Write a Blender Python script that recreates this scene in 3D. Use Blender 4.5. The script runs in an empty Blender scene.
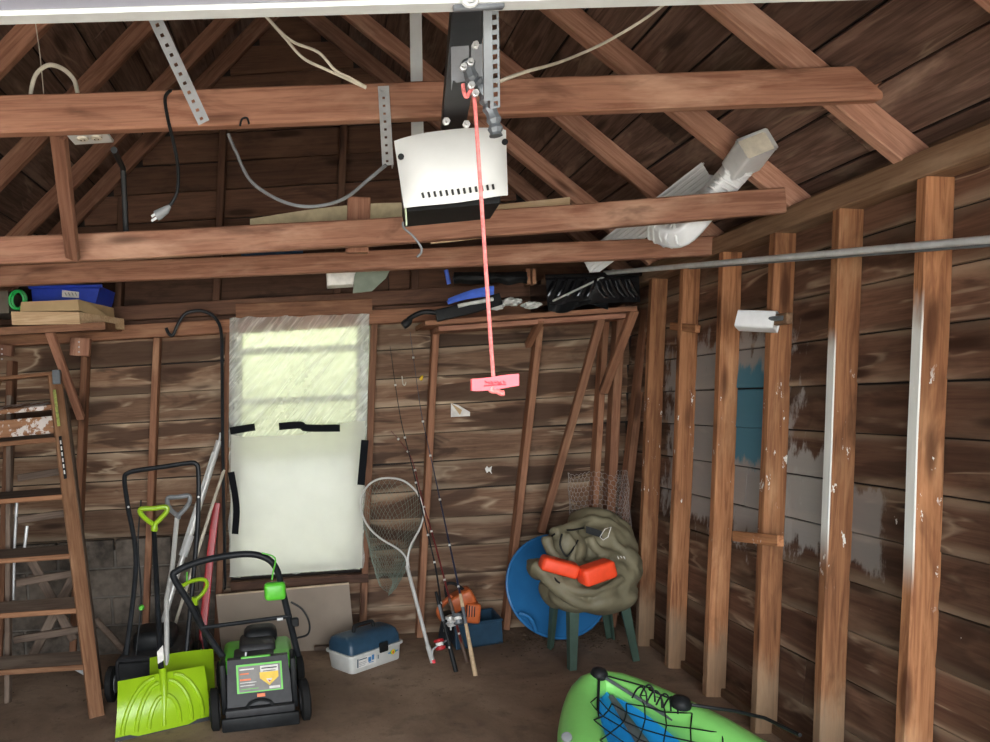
import bpy, bmesh, math, random
from mathutils import Vector, Matrix, noise
random.seed(7)
R = math.radians
scn = bpy.context.scene
COL = scn.collection

# ------------------------------------------------------------------ camera
W_, H_ = 990, 742
FPX, CX, CY = 760.0, 312.0, 405.0        # focal length in px, vanishing point of the garage's depth axis
HCAM, ROLL = 1.65, 0.06
cr, sr = math.cos(ROLL), math.sin(ROLL)
RIGHT = Vector((cr, 0, -sr)); UP = Vector((sr, 0, cr)); FWD = Vector((0, 1, 0))
cam = bpy.data.cameras.new('camera'); camo = bpy.data.objects.new('camera', cam); COL.objects.link(camo)
camo.matrix_world = Matrix(((RIGHT.x, UP.x, -FWD.x, 0), (RIGHT.y, UP.y, -FWD.y, 0), (RIGHT.z, UP.z, -FWD.z, HCAM), (0, 0, 0, 1)))
cam.sensor_fit = 'HORIZONTAL'; cam.sensor_width = 36.0
cam.lens = FPX / W_ * 36.0
cam.shift_x = (W_ / 2 - CX) / W_
cam.shift_y = -(H_ / 2 - CY) / W_
cam.clip_start = 0.05; cam.clip_end = 200
scn.camera = camo

# ------------------------------------------------------------------ daylight
world = bpy.data.worlds.new('overcast_sky'); scn.world = world; world.use_nodes = True
bg = world.node_tree.nodes['Background']
bg.inputs[0].default_value = (0.93, 0.97, 1.0, 1); bg.inputs[1].default_value = 8.0
scn.view_settings.view_transform = 'Standard'; scn.view_settings.look = 'None'
scn.view_settings.exposure = 0.5; scn.view_settings.gamma = 1.0
scn.view_settings.use_curve_mapping = False
sun = bpy.data.lights.new('sun', 'SUN'); sun.energy = 29.0; sun.angle = R(1.0); sun.color = (1.0, 0.95, 0.88)
suno = bpy.data.objects.new('sun', sun); COL.objects.link(suno); suno.location = (0, 8, 12)
suno.rotation_euler = (R(-4), R(34), 0)          # high, from the side: it lights the driveway, not the room
portal = bpy.data.lights.new('door_opening_portal', 'AREA'); portal.shape = 'RECTANGLE'
portal.size = 4.2; portal.size_y = 2.3
portal.cycles.is_portal = True
po = bpy.data.objects.new('door_opening_portal', portal); COL.objects.link(po)
po.location = (-0.15, -1.0, 1.15); po.rotation_euler = (R(90), 0, 0)

# ------------------------------------------------------------------ pixel helpers
LEAN = 0.099                    # the old frame is racked to the right
XF, XL = 1.965, -2.45           # inner stud faces at floor level, right and left
YB = 5.35                       # inside of the back siding; studs stand 0.1 in front
SL = 0.92                       # roof slope
ZP = 2.41                       # top of the wall plates
XP = XF + LEAN * 2.315
ZR = ZP + SL * XP               # underside of rafters at the ridge (ridge stands over x = 0)

def uv(px, py): return (px - CX) / FPX, (CY - py) / FPX
def P(px, py, Y):
    u, v = uv(px, py)
    return Vector(((u * cr + v * sr) * Y, Y, HCAM + (-u * sr + v * cr) * Y))
def F(px, py, z=0.0):
    u, v = uv(px, py)
    return P(px, py, (z - HCAM) / (-u * sr + v * cr))
def WR(px, py, off=0.0):
    u, v = uv(px, py)
    a = u * cr + v * sr; b = -u * sr + v * cr
    return P(px, py, (XF + off + LEAN * HCAM) / (a - LEAN * b))
def rw(Y, Z, off=0.0): return Vector((XF + off + LEAN * Z, Y, Z))
def spl(pts, n=6):
    pts = [Vector(p) for p in pts]; out = []
    for i in range(len(pts) - 1):
        p0 = pts[max(i - 1, 0)]; p1 = pts[i]; p2 = pts[i + 1]; p3 = pts[min(i + 2, len(pts) - 1)]
        for k in range(n):
            t = k / n
            out.append(0.5 * ((2 * p1) + (p2 - p0) * t + (2 * p0 - 5 * p1 + 4 * p2 - p3) * t * t + (3 * p1 - p0 - 3 * p2 + p3) * t ** 3))
    out.append(pts[-1]); return out

# ------------------------------------------------------------------ materials
MATS = {}
class NT:
    def __init__(s, name):
        s.m = bpy.data.materials.new(name); s.m.use_nodes = True; s.t = s.m.node_tree; s.n = s.t.nodes
        s.b = s.n['Principled BSDF']; s.out = s.n['Material Output']; MATS[name] = s.m
    def new(s, typ, **kw):
        q = s.n.new(typ)
        for k, v in kw.items(): setattr(q, k, v)
        return q
    def link(s, a, b): s.t.links.new(a, b)
    def val(s, sock, v):
        if hasattr(v, 'is_linked'): s.link(v, sock)
        else: sock.default_value = v
    def math(s, op, a, b=0.0, clamp=False):
        q = s.new('ShaderNodeMath', operation=op, use_clamp=clamp); s.val(q.inputs[0], a); s.val(q.inputs[1], b); return q.outputs[0]
    def mix(s, f, a, b, blend='MIX'):
        q = s.new('ShaderNodeMix', data_type='RGBA', blend_type=blend)
        s.val(q.inputs[0], f)
        for i, c in ((6, a), (7, b)):
            if isinstance(c, tuple): q.inputs[i].default_value = (*c[:3], 1)
            else: s.link(c, q.inputs[i])
        return q.outputs[2]
    def noise(s, vec, scale, detail=4, rough=0.55, dist=0.0):
        q = s.new('ShaderNodeTexNoise'); s.link(vec, q.inputs['Vector'])
        q.inputs['Scale'].default_value = scale; q.inputs['Detail'].default_value = detail
        q.inputs['Roughness'].default_value = rough; q.inputs['Distortion'].default_value = dist
        return q.outputs['Fac']
    def mapping(s, vec, scale=(1, 1, 1), loc=(0, 0, 0)):
        q = s.new('ShaderNodeMapping'); s.link(vec, q.inputs[0]); q.inputs['Scale'].default_value = scale; q.inputs['Location'].default_value = loc
        return q.outputs[0]
    def smooth(s, x, a, b):
        q = s.new('ShaderNodeMapRange', interpolation_type='SMOOTHSTEP'); s.val(q.inputs[0], x)
        q.inputs[1].default_value = a; q.inputs[2].default_value = b
        return q.outputs[0]
    def bump(s, h, strength=0.3, dist=0.01):
        q = s.new('ShaderNodeBump'); q.inputs['Strength'].default_value = strength; q.inputs['Distance'].default_value = dist
        s.link(h, q.inputs['Height']); s.link(q.outputs[0], s.b.inputs['Normal'])
    def done(s, color=None, rough=0.6, metal=0.0, spec=None):
        if color is not None: s.val(s.b.inputs['Base Color'], (*color[:3], 1) if isinstance(color, tuple) else color)
        s.val(s.b.inputs['Roughness'], rough); s.b.inputs['Metallic'].default_value = metal
        if spec is not None: s.b.inputs['Specular IOR Level'].default_value = spec
        return s.m

def plain(name, c, rough=0.5, metal=0.0, var=0.18, scale=25.0, bump=0.0, spec=None):
    s = NT(name); tc = s.new('ShaderNodeTexCoord').outputs['Object']
    f = s.noise(tc, scale, 4)
    g = s.noise(tc, scale * 0.22, 3)
    d = tuple(x * (1 - var * 1.6) for x in c); l = tuple(min(1, x * (1 + var * 0.6)) for x in c)
    col = s.mix(s.smooth(s.math('ADD', s.math('MULTIPLY', f, 0.5), s.math('MULTIPLY', g, 0.5)), 0.3, 0.7), d, l)
    if bump: s.bump(f, bump, 0.004)
    return s.done(col, rough, metal, spec)

def wood(name, dark, mid, light, streak=0.0, stain=0.45, knots=True, paint=None, rough=0.72, grain=1.0):
    """grain runs along the piece's own X axis; every piece takes its own offset and tone"""
    s = NT(name)
    tc = s.new('ShaderNodeTexCoord').outputs['Object']
    rnd = s.new('ShaderNodeObjectInfo').outputs['Random']
    off = s.new('ShaderNodeVectorMath', operation='SCALE'); off.inputs[0].default_value = (37.0, 21.0, 11.0); s.link(rnd, off.inputs['Scale'])
    add = s.new('ShaderNodeVectorMath', operation='ADD'); s.link(tc, add.inputs[0]); s.link(off.outputs[0], add.inputs[1])
    v = add.outputs[0]
    g = s.noise(s.mapping(v, (1.3 * grain, 26, 26)), 1.6, 7, 0.66, 1.1)
    w = s.noise(s.mapping(v, (1.1, 4.5, 4.5)), 1.5, 5, 0.6, 0.4)
    c = s.mix(s.smooth(g, 0.30, 0.68), dark, mid)
    c = s.mix(s.smooth(w, 0.50, 0.80), c, light)
    blot = s.noise(s.mapping(v, (0.9, 2.6, 2.6)), 2.3, 4, 0.6, 0.8)
    c = s.mix(s.math('MULTIPLY', s.smooth(blot, 0.53, 0.70), stain), c, tuple(x * 0.35 for x in dark))
    if streak:      # pale weathered board edges and tide marks where water ran
        t1 = s.noise(s.mapping(v, (0.75, 5.0, 5.0)), 1.25, 3, 0.5, 0.7)
        zz = s.new('ShaderNodeSeparateXYZ'); s.link(tc, zz.inputs[0])
        e1 = s.noise(s.mapping(v, (0.8, 3, 3)), 2.0, 3, 0.5)
        edge = s.smooth(s.math('ADD', s.math('ABSOLUTE', zz.outputs[2]), s.math('MULTIPLY', s.math('SUBTRACT', e1, 0.5), 0.16)), 0.055, 0.1)
        c = s.mix(s.math('MULTIPLY', edge, streak * 0.7), c, (0.42, 0.325, 0.225))
        c = s.mix(s.math('MULTIPLY', s.smooth(t1, 0.525, 0.60), streak * 1.1), c, tuple(x * 0.42 for x in dark))
        ring = s.math('SUBTRACT', 1.0, s.math('MULTIPLY', s.math('ABSOLUTE', s.math('SUBTRACT', t1, 0.535)), 36.0), True)
        br = s.smooth(s.noise(s.mapping(v, (2, 5, 5)), 1.7, 2), 0.5, 0.62)
        c = s.mix(s.math('MULTIPLY', s.math('MULTIPLY', ring, br), streak * 0.8), c, (0.50, 0.39, 0.27))
    if knots:
        vo = s.new('ShaderNodeTexVoronoi'); s.link(s.mapping(v, (1.5, 6.5, 6.5)), vo.inputs['Vector']); vo.inputs['Scale'].default_value = 1.05
        k = s.math('SUBTRACT', 1.0, s.smooth(vo.outputs['Distance'], 0.09, 0.23))
        c = s.mix(s.math('MULTIPLY', k, 0.8), c, (dark[0] * 0.3, dark[1] * 0.25, dark[2] * 0.22))
    tone = s.math('ADD', 0.66, s.math('MULTIPLY', rnd, 0.62))
    cc = s.new('ShaderNodeVectorMath', operation='SCALE'); s.link(c, cc.inputs[0]); s.link(tone, cc.inputs['Scale'])
    c = cc.outputs[0]
    if paint: c = paint(s, c)
    s.bump(g, 0.35, 0.004)
    return s.done(c, rough, 0, 0.25)

def patch(s, sep, yc, zc, ry, rz, rag=0.35, sc=9.0, drip=True):
    """irregular patch of old paint round (yc, zc) on the right wall, in metres"""
    pos = s.new('ShaderNodeNewGeometry').outputs['Position']
    n = s.noise(s.mapping(pos, (1, 1.6, 0.7)), sc, 5, 0.65)
    a = s.math('DIVIDE', s.math('SUBTRACT', sep.outputs[1], yc), ry)
    b = s.math('DIVIDE', s.math('SUBTRACT', sep.outputs[2], zc), rz)
    d = s.math('MAXIMUM', s.math('ABSOLUTE', a), s.math('ABSOLUTE', b))
    d = s.math('ADD', d, s.math('MULTIPLY', s.math('SUBTRACT', n, 0.5), rag * 4))
    return s.math('SUBTRACT', 1.0, s.smooth(d, 0.85, 1.05))

def paint_boards(s, c):
    pos = s.new('ShaderNodeNewGeometry').outputs['Position']
    sep = s.new('ShaderNodeSeparateXYZ'); s.link(pos, sep.inputs[0])
    for (y, z, ry, rz, col, k) in ((4.12, 1.36, 0.62, 0.52, (0.36, 0.345, 0.33), 0.8),
                                   (3.42, 1.10, 0.22, 0.22, (0.38, 0.37, 0.35), 0.8),
                                   (3.02, 1.02, 0.10, 0.16, (0.30, 0.28, 0.26), 0.6),
                                   (3.82, 1.47, 0.20, 0.25, (0.06, 0.20, 0.28), 0.95)):
        m = patch(s, sep, y, z, ry, rz, 0.32 if k < 0.95 else 0.22)
        c = s.mix(s.math('MULTIPLY', m, k), c, col)
    n = s.noise(s.mapping(pos, (1, 1, 0.6)), 13, 5, 0.7)
    zz = s.math('MULTIPLY', s.smooth(sep.outputs[2], 0.55, 0.75), s.math('SUBTRACT', 1.0, s.smooth(sep.outputs[2], 1.1, 1.35)))
    c = s.mix(s.math('MULTIPLY', s.smooth(n, 0.70, 0.72), zz), c, (0.62, 0.61, 0.58))
    return c

def paint_studs(s, c):
    g = s.new('ShaderNodeNewGeometry'); pos = g.outputs['Position']
    sep = s.new('ShaderNodeSeparateXYZ'); s.link(pos, sep.inputs[0])
    nx = s.new('ShaderNodeSeparateXYZ'); s.link(g.outputs['True Normal'], nx.inputs[0])
    side = s.math('LESS_THAN', nx.outputs[0], -0.7)                  # the face turned to the room was painted over
    n = s.noise(s.mapping(pos, (1, 1, 0.25)), 5, 4, 0.6)
    zr = s.math('MULTIPLY', s.smooth(sep.outputs[2], 0.85, 1.05), s.math('SUBTRACT', 1.0, s.smooth(s.math('ADD', sep.outputs[2], n), 2.2, 2.4)))
    nearm = s.math('SUBTRACT', 1.0, s.smooth(sep.outputs[1], 3.25, 3.4))
    c = s.mix(s.math('MULTIPLY', s.math('MULTIPLY', side, zr), nearm), c, (0.66, 0.66, 0.62))
    n2 = s.noise(s.mapping(pos, (1, 1, 0.45)), 22, 5, 0.7)
    z2 = s.math('MULTIPLY', s.smooth(sep.outputs[2], 0.75, 0.95), s.math('SUBTRACT', 1.0, s.smooth(sep.outputs[2], 1.55, 1.7)))
    c = s.mix(s.math('MULTIPLY', s.smooth(n2, 0.63, 0.66), z2), c, (0.74, 0.72, 0.67))
    # bleached feet
    n3 = s.noise(s.mapping(pos, (1, 1, 0.3)), 14, 4, 0.7)
    foot = s.math('SUBTRACT', 1.0, s.smooth(s.math('ADD', sep.outputs[2], s.math('MULTIPLY', n3, 0.3)), 0.35, 0.55))
    c = s.mix(s.math('MULTIPLY', foot, 0.55), c, (0.34, 0.26, 0.17))
    return c

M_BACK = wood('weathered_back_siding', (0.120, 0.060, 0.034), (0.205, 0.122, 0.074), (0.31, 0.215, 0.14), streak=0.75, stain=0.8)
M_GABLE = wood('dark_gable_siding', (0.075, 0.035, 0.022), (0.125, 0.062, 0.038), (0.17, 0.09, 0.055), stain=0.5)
M_RBOARD = wood('painted_right_siding', (0.090, 0.042, 0.026), (0.150, 0.080, 0.050), (0.23, 0.14, 0.09), streak=0.5, stain=0.6, paint=paint_boards)
M_STUD = wood('orange_pine_stud', (0.20, 0.078, 0.035), (0.42, 0.192, 0.088), (0.57, 0.315, 0.162), stain=0.5, paint=paint_studs)
M_STUDB = wood('brown_back_stud', (0.17, 0.075, 0.042), (0.28, 0.135, 0.075), (0.38, 0.21, 0.12), stain=0.35)
M_BEAM = wood('reddish_tie_beam', (0.19, 0.082, 0.050), (0.335, 0.165, 0.105), (0.50, 0.30, 0.205), stain=0.6)
M_RAFT = wood('rafter_pine', (0.26, 0.122, 0.078), (0.44, 0.235, 0.160), (0.58, 0.37, 0.27), stain=0.4)
M_ROOF = wood('roof_sheathing', (0.085, 0.046, 0.034), (0.19, 0.112, 0.084), (0.34, 0.23, 0.175), stain=0.6, streak=0.25)
M_PLATE = wood('top_plate_wood', (0.15, 0.082, 0.046), (0.24, 0.145, 0.085), (0.33, 0.22, 0.14), stain=0.4)
M_LADDER = wood('ladder_wood', (0.16, 0.072, 0.036), (0.27, 0.135, 0.070), (0.37, 0.21, 0.12), stain=0.4, knots=False)
M_LADGREY = wood('grey_ladder_wood', (0.085, 0.058, 0.043), (0.145, 0.105, 0.08), (0.22, 0.17, 0.13), stain=0.5, knots=False)
M_PLY = wood('pale_plywood', (0.40, 0.27, 0.155), (0.52, 0.38, 0.235), (0.62, 0.49, 0.33), stain=0.15, knots=False)
M_SCRAP = wood('scrap_pine', (0.42, 0.27, 0.15), (0.58, 0.41, 0.25), (0.68, 0.52, 0.34), stain=0.12)

def paint_splash(s, c):
    tc = s.new('ShaderNodeTexCoord').outputs['Object']
    n = s.noise(tc, 14, 5, 0.65)
    return s.mix(s.smooth(n, 0.50, 0.55), c, (0.66, 0.60, 0.56))
M_LADPAINT = wood('paint_splashed_ladder_wood', (0.22, 0.10, 0.052), (0.34, 0.175, 0.092), (0.45, 0.26, 0.15), stain=0.4, knots=False, paint=paint_splash)

def floor_mat():
    s = NT('dusty_concrete_floor'); tc = s.new('ShaderNodeTexCoord').outputs['Object']
    a = s.noise(tc, 1.3, 6, 0.62, 0.5); b = s.noise(tc, 7, 6, 0.65); d = s.noise(tc, 60, 3, 0.6)
    c = s.mix(s.smooth(a, 0.3, 0.7), (0.185, 0.124, 0.086), (0.36, 0.255, 0.180))
    c = s.mix(s.math('MULTIPLY', s.smooth(b, 0.5, 0.72), 0.6), c, (0.12, 0.085, 0.062))
    c = s.mix(s.math('MULTIPLY', s.smooth(d, 0.62, 0.7), 0.5), c, (0.06, 0.045, 0.034))
    s.bump(s.math('ADD', b, s.math('MULTIPLY', d, 0.4)), 0.35, 0.01)
    return s.done(c, 0.85, 0, 0.2)
M_FLOOR = floor_mat()
M_SHEATH = plain('tar_paper', (0.018, 0.013, 0.011), 0.9)
M_DRIVE = plain('driveway_concrete', (0.46, 0.44, 0.40), 0.9, var=0.1, scale=4)
M_BLOCK = plain('foundation_block', (0.135, 0.110, 0.088), 0.95, var=0.5, scale=14, bump=0.6)
M_WHITE = plain('white_vinyl', (0.72, 0.73, 0.74), 0.4, var=0.06)
M_GREENIN = plain('mildewed_vinyl_inside', (0.28, 0.29, 0.18), 0.7)
M_DOORW = plain('painted_door_steel', (0.36, 0.37, 0.46), 0.45, var=0.06, scale=6)
M_DOOREDGE = plain('door_edge_white', (0.56, 0.58, 0.58), 0.5, var=0.08)
M_STEEL = plain('galvanised_steel', (0.56, 0.57, 0.57), 0.42, 0.3, var=0.15)
M_STEELD = plain('dark_galvanised_steel', (0.14, 0.155, 0.17), 0.45, 0.35, var=0.2)
M_STEELM = plain('weathered_steel', (0.27, 0.28, 0.30), 0.45, 0.3, var=0.15)
M_ALU = plain('brushed_aluminium', (0.70, 0.70, 0.67), 0.35, 0.3, var=0.1)
M_BLACK = plain('black_painted_steel', (0.016, 0.018, 0.021), 0.42, spec=0.18, var=0.3)
M_BLKPL = plain('black_plastic', (0.014, 0.015, 0.016), 0.5, spec=0.18, var=0.3)
M_GLOSSB = plain('glossy_black_plastic', (0.008, 0.008, 0.009), 0.16, var=0.2)
M_CHAR = plain('charcoal_plastic', (0.032, 0.032, 0.034), 0.5, var=0.2, spec=0.25)
M_GREYPL = plain('grey_plastic', (0.20, 0.21, 0.22), 0.45)
M_RUBBER = plain('black_rubber', (0.013, 0.013, 0.013), 0.8, spec=0.18)
M_LIME = plain('lime_green_plastic', (0.30, 0.50, 0.012), 0.32, var=0.07, scale=8)
M_GREEN = plain('leaf_green_plastic', (0.10, 0.52, 0.035), 0.4, var=0.08)
M_OFFW = plain('off_white_plastic', (0.60, 0.61, 0.60), 0.38, var=0.07, scale=7)
M_CABLEW = plain('ivory_cable', (0.58, 0.53, 0.43), 0.5)
M_CABLEG = plain('grey_cable', (0.15, 0.155, 0.16), 0.5)
M_REDCORD = plain('red_white_cord', (0.80, 0.20, 0.19), 0.6, var=0.3, scale=150)
M_REDH = plain('coral_red_plastic', (0.86, 0.075, 0.10), 0.4, var=0.1)
M_REDD = plain('dark_red_emboss', (0.55, 0.03, 0.05), 0.5)
M_RED = plain('red_metal', (0.42, 0.02, 0.025), 0.35)
M_NAVY = plain('navy_plastic', (0.022, 0.060, 0.105), 0.45, var=0.15)
M_TWHITE = plain('dirty_white_plastic', (0.56, 0.56, 0.53), 0.5, var=0.12, scale=12)
M_SLED = plain('blue_sled_plastic', (0.030, 0.175, 0.42), 0.25, var=0.12, scale=5)
M_BLUE = plain('royal_blue_plastic', (0.018, 0.055, 0.46), 0.4, var=0.1)
M_BLUEP = plain('cornflower_blue_plastic', (0.08, 0.17, 0.70), 0.4)
M_TARPB = plain('dark_blue_tarp', (0.012, 0.06, 0.14), 0.5, scale=20, bump=0.5)
M_SAGE = plain('sage_plastic_sheet', (0.25, 0.29, 0.23), 0.4, scale=12, bump=0.5)
M_CHAIR = plain('dark_green_resin', (0.055, 0.095, 0.072), 0.42, var=0.12)
M_OLIVE = plain('olive_nylon', (0.20, 0.176, 0.108), 0.62, var=0.22, scale=6, bump=0.25)
M_ORANGE = plain('signal_orange_foam', (0.93, 0.075, 0.02), 0.55, var=0.08)
M_SAW = plain('chainsaw_orange', (0.52, 0.115, 0.028), 0.45, var=0.2)
M_KAYG = plain('kayak_green_vinyl', (0.23, 0.63, 0.15), 0.38, var=0.08, scale=7)
M_KAYB = plain('kayak_blue_vinyl', (0.015, 0.27, 0.66), 0.35, var=0.12, scale=7)
M_KAYGY = plain('kayak_grey_vinyl', (0.10, 0.115, 0.12), 0.5)
M_CARD = plain('cardboard', (0.50, 0.35, 0.185), 0.8, var=0.1, scale=9)
M_HARD = plain('hardboard_panel', (0.27, 0.215, 0.165), 0.75, var=0.1, scale=6)
M_HARDE = plain('hardboard_edge', (0.55, 0.42, 0.29), 0.8)
M_GBOX = plain('grey_brown_box', (0.14, 0.115, 0.09), 0.8)
M_HOSE = plain('green_hose', (0.02, 0.45, 0.10), 0.4)
M_TAPE = plain('black_tape', (0.004, 0.005, 0.007), 0.6, spec=0.06)
M_PAPER = plain('scrap_paper', (0.74, 0.72, 0.68), 0.8)
M_CORK = plain('cork_grip', (0.56, 0.40, 0.24), 0.7, scale=90)
M_NAVYROD = plain('navy_rod_blank', (0.02, 0.025, 0.05), 0.3)
M_MAROON = plain('maroon_rod_blank', (0.12, 0.015, 0.015), 0.3)
M_NET = plain('grey_green_net', (0.20, 0.25, 0.20), 0.7)
M_WIRE = plain('rusty_chicken_wire', (0.42, 0.37, 0.34), 0.55, 0.2)
M_STICKY = plain('yellow_green_sticker', (0.36, 0.40, 0.10), 0.6, scale=70, var=0.4)
M_YEL = plain('yellow_print', (0.85, 0.55, 0.03), 0.5)
M_ORP = plain('orange_print', (0.80, 0.18, 0.05), 0.5)
M_LBLGREY = plain('label_grey', (0.19, 0.18, 0.165), 0.5)
M_LBLUE = plain('label_blue', (0.05, 0.22, 0.48), 0.5)
M_LEAF = plain('dry_leaf_litter', (0.15, 0.095, 0.05), 0.9, scale=40, var=0.5)
M_SPIDER = plain('dusty_rope', (0.60, 0.61, 0.58), 0.8)
M_OUTGREEN = plain('outdoor_green', (0.32, 0.335, 0.235), 0.9, scale=6, var=0.4)

def film_mat(name, col, transp, trans, rough=0.3, scale=5, creases=False):
    s = NT(name); s.n.remove(s.b)
    tc = s.new('ShaderNodeTexCoord').outputs['Object']
    n = s.noise(s.mapping(tc, (1, 1, 1)), scale, 4)
    if creases:         # the stretched film is pulled into slanting folds
        q = s.new('ShaderNodeMapping'); s.link(tc, q.inputs[0]); q.inputs['Rotation'].default_value = (0, R(48), 0)
        q2 = s.mapping(q.outputs[0], (1.6, 1, 17))
        k_ = s.noise(q2, 1.7, 5, 0.65, 0.6)
        n = s.math('SUBTRACT', 1.25, s.math('MULTIPLY', s.smooth(k_, 0.45, 0.72), 1.5))
    tr = s.new('ShaderNodeBsdfTransparent'); tl = s.new('ShaderNodeBsdfTranslucent'); df = s.new('ShaderNodeBsdfPrincipled')
    tl.inputs[0].default_value = (*col, 1)
    df.inputs['Base Color'].default_value = (*col, 1); df.inputs['Roughness'].default_value = rough
    m1 = s.new('ShaderNodeMixShader'); m1.inputs[0].default_value = trans
    s.link(df.outputs[0], m1.inputs[1]); s.link(tl.outputs[0], m1.inputs[2])
    m2 = s.new('ShaderNodeMixShader')
    s.link(s.math('MULTIPLY', s.math('ADD', 0.7, s.math('MULTIPLY', n, 0.6)), transp, True), m2.inputs[0])
    s.link(m1.outputs[0], m2.inputs[1]); s.link(tr.outputs[0], m2.inputs[2])
    s.link(m2.outputs[0], s.out.inputs[0]); return s.m
M_FILM = film_mat('clear_plastic_film', (0.84, 0.87, 0.84), 0.47, 0.42, 0.12, creases=True)
M_SHEETW = film_mat('milky_plastic_sheet', (0.92, 0.92, 0.88), 0.22, 0.72, 0.45)
M_PANE = film_mat('yellowed_pane', (0.62, 0.65, 0.40), 0.0, 0.55, 0.2)
M_PANE2 = film_mat('frosted_pane', (0.92, 0.94, 0.90), 0.0, 0.85, 0.2)

# ------------------------------------------------------------------ mesh builder
class MB:
    def __init__(s): s.v = []; s.f = []; s.smooth = True
    def add(s, vs, fs):
        o = len(s.v); s.v += [Vector(v) for v in vs]; s.f += [tuple(i + o for i in f) for f in fs]; return s
    def box(s, c, size, M=None, bev=0.0, seg=1):
        bm = bmesh.new(); bmesh.ops.create_cube(bm, size=1)
        for v in bm.verts: v.co = Vector((v.co.x * size[0], v.co.y * size[1], v.co.z * size[2]))
        if bev: bmesh.ops.bevel(bm, geom=bm.edges[:], offset=min(bev, min(size) * 0.45), segments=seg, affect='EDGES', profile=0.5)
        bm.verts.index_update(); c = Vector(c)
        s.add([(M @ v.co if M else v.co) + c for v in bm.verts], [[v.index for v in f.verts] for f in bm.faces]); bm.free(); return s
    def hexa(s, q0, q1):     # two quads of four corners
        return s.add(list(q0) + list(q1), [(3, 2, 1, 0), (4, 5, 6, 7), (0, 1, 5, 4), (1, 2, 6, 5), (2, 3, 7, 6), (3, 0, 4, 7)])
    def tube(s, pts, r, n=8, caps=True, prof=None, closed=False, up=None):
        pts = [Vector(p) for p in pts]; m = len(pts)
        if not isinstance(r, (list, tuple)): r = [r] * m
        if prof is None: prof = [(math.cos(2 * math.pi * k / n), math.sin(2 * math.pi * k / n)) for k in range(n)]
        n = len(prof)
        def tan(i):
            if closed: t = pts[(i + 1) % m] - pts[i - 1]
            else: t = pts[min(i + 1, m - 1)] - pts[max(i - 1, 0)]
            return t.normalized() if t.length > 1e-9 else Vector((0, 0, 1))
        t0 = tan(0); a = up and Vector(up) or (Vector((0, 0, 1)) if abs(t0.z) < 0.9 else Vector((1, 0, 0)))
        nx = (a - t0 * a.dot(t0)).normalized(); vs = []; pt = t0
        for i in range(m):
            t = tan(i); q = pt.rotation_difference(t); nx = (q @ nx); nx = (nx - t * nx.dot(t)).normalized(); pt = t
            by = t.cross(nx)
            vs += [pts[i] + (nx * x + by * y) * r[i] for x, y in prof]
        fs = []
        for i in range(m if closed else m - 1):
            j = (i + 1) % m
            fs += [(i * n + k, i * n + (k + 1) % n, j * n + (k + 1) % n, j * n + k) for k in range(n)]
        if caps and not closed:
            fs.append(tuple(range(n - 1, -1, -1))); fs.append(tuple((m - 1) * n + k for k in range(n)))
        return s.add(vs, fs)
    def lathe(s, prof, c, axis=(0, 0, 1), n=24):
        """prof = [(radius, height)]"""
        ax = Vector(axis).normalized(); q = Vector((0, 0, 1)).rotation_difference(ax); c = Vector(c); m = len(prof); vs = []
        for r, h in prof:
            for k in range(n):
                a = 2 * math.pi * k / n; vs.append(c + q @ Vector((r * math.cos(a), r * math.sin(a), h)))
        fs = [(i * n + k, i * n + (k + 1) % n, (i + 1) * n + (k + 1) % n, (i + 1) * n + k) for i in range(m - 1) for k in range(n)]
        if prof[0][0] > 1e-6: fs.append(tuple(range(n - 1, -1, -1)))
        if prof[-1][0] > 1e-6: fs.append(tuple((m - 1) * n + k for k in range(n)))
        return s.add(vs, fs)
    def grid(s, fn, nu, nv, thick=0.0):
        """fn(a, b) -> point; with thickness both sides and a rim"""
        A = [[Vector(fn(i / nu, j / nv)) for i in range(nu + 1)] for j in range(nv + 1)]
        vs = [p for row in A for p in row]; w = nu + 1
        fs = [(j * w + i, j * w + i + 1, (j + 1) * w + i + 1, (j + 1) * w + i) for j in range(nv) for i in range(nu)]
        if thick:
            N = []
            for j in range(nv + 1):
                for i in range(nu + 1):
                    du = A[j][min(i + 1, nu)] - A[j][max(i - 1, 0)]; dv = A[min(j + 1, nv)][i] - A[max(j - 1, 0)][i]
                    N.append(du.cross(dv).normalized())
            k = len(vs); vs = vs + [p + q * thick for p, q in zip(vs, N)]
            fs = [tuple(reversed(f)) for f in fs] + [tuple(i + k for i in f) for f in fs]
            rim = [i for i in range(w)] + [j * w + nu for j in range(1, nv + 1)] + [nv * w + i for i in range(nu - 1, -1, -1)] + [j * w for j in range(nv - 1, 0, -1)]
            for q in range(len(rim)):
                a, b = rim[q], rim[(q + 1) % len(rim)]; fs.append((a, b, b + k, a + k))
        return s.add(vs, fs)
    def mesh(s, name, mat, smooth=True, ang=38):
        me = bpy.data.meshes.new(name); me.from_pydata([tuple(v) for v in s.v], [], s.f); me.materials.append(mat)
        bm = bmesh.new(); bm.from_mesh(me); bmesh.ops.recalc_face_normals(bm, faces=bm.faces[:]); bm.to_mesh(me); bm.free()
        if smooth: me.shade_smooth(); me.set_sharp_from_angle(angle=R(ang))
        me.update(); return me

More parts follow.
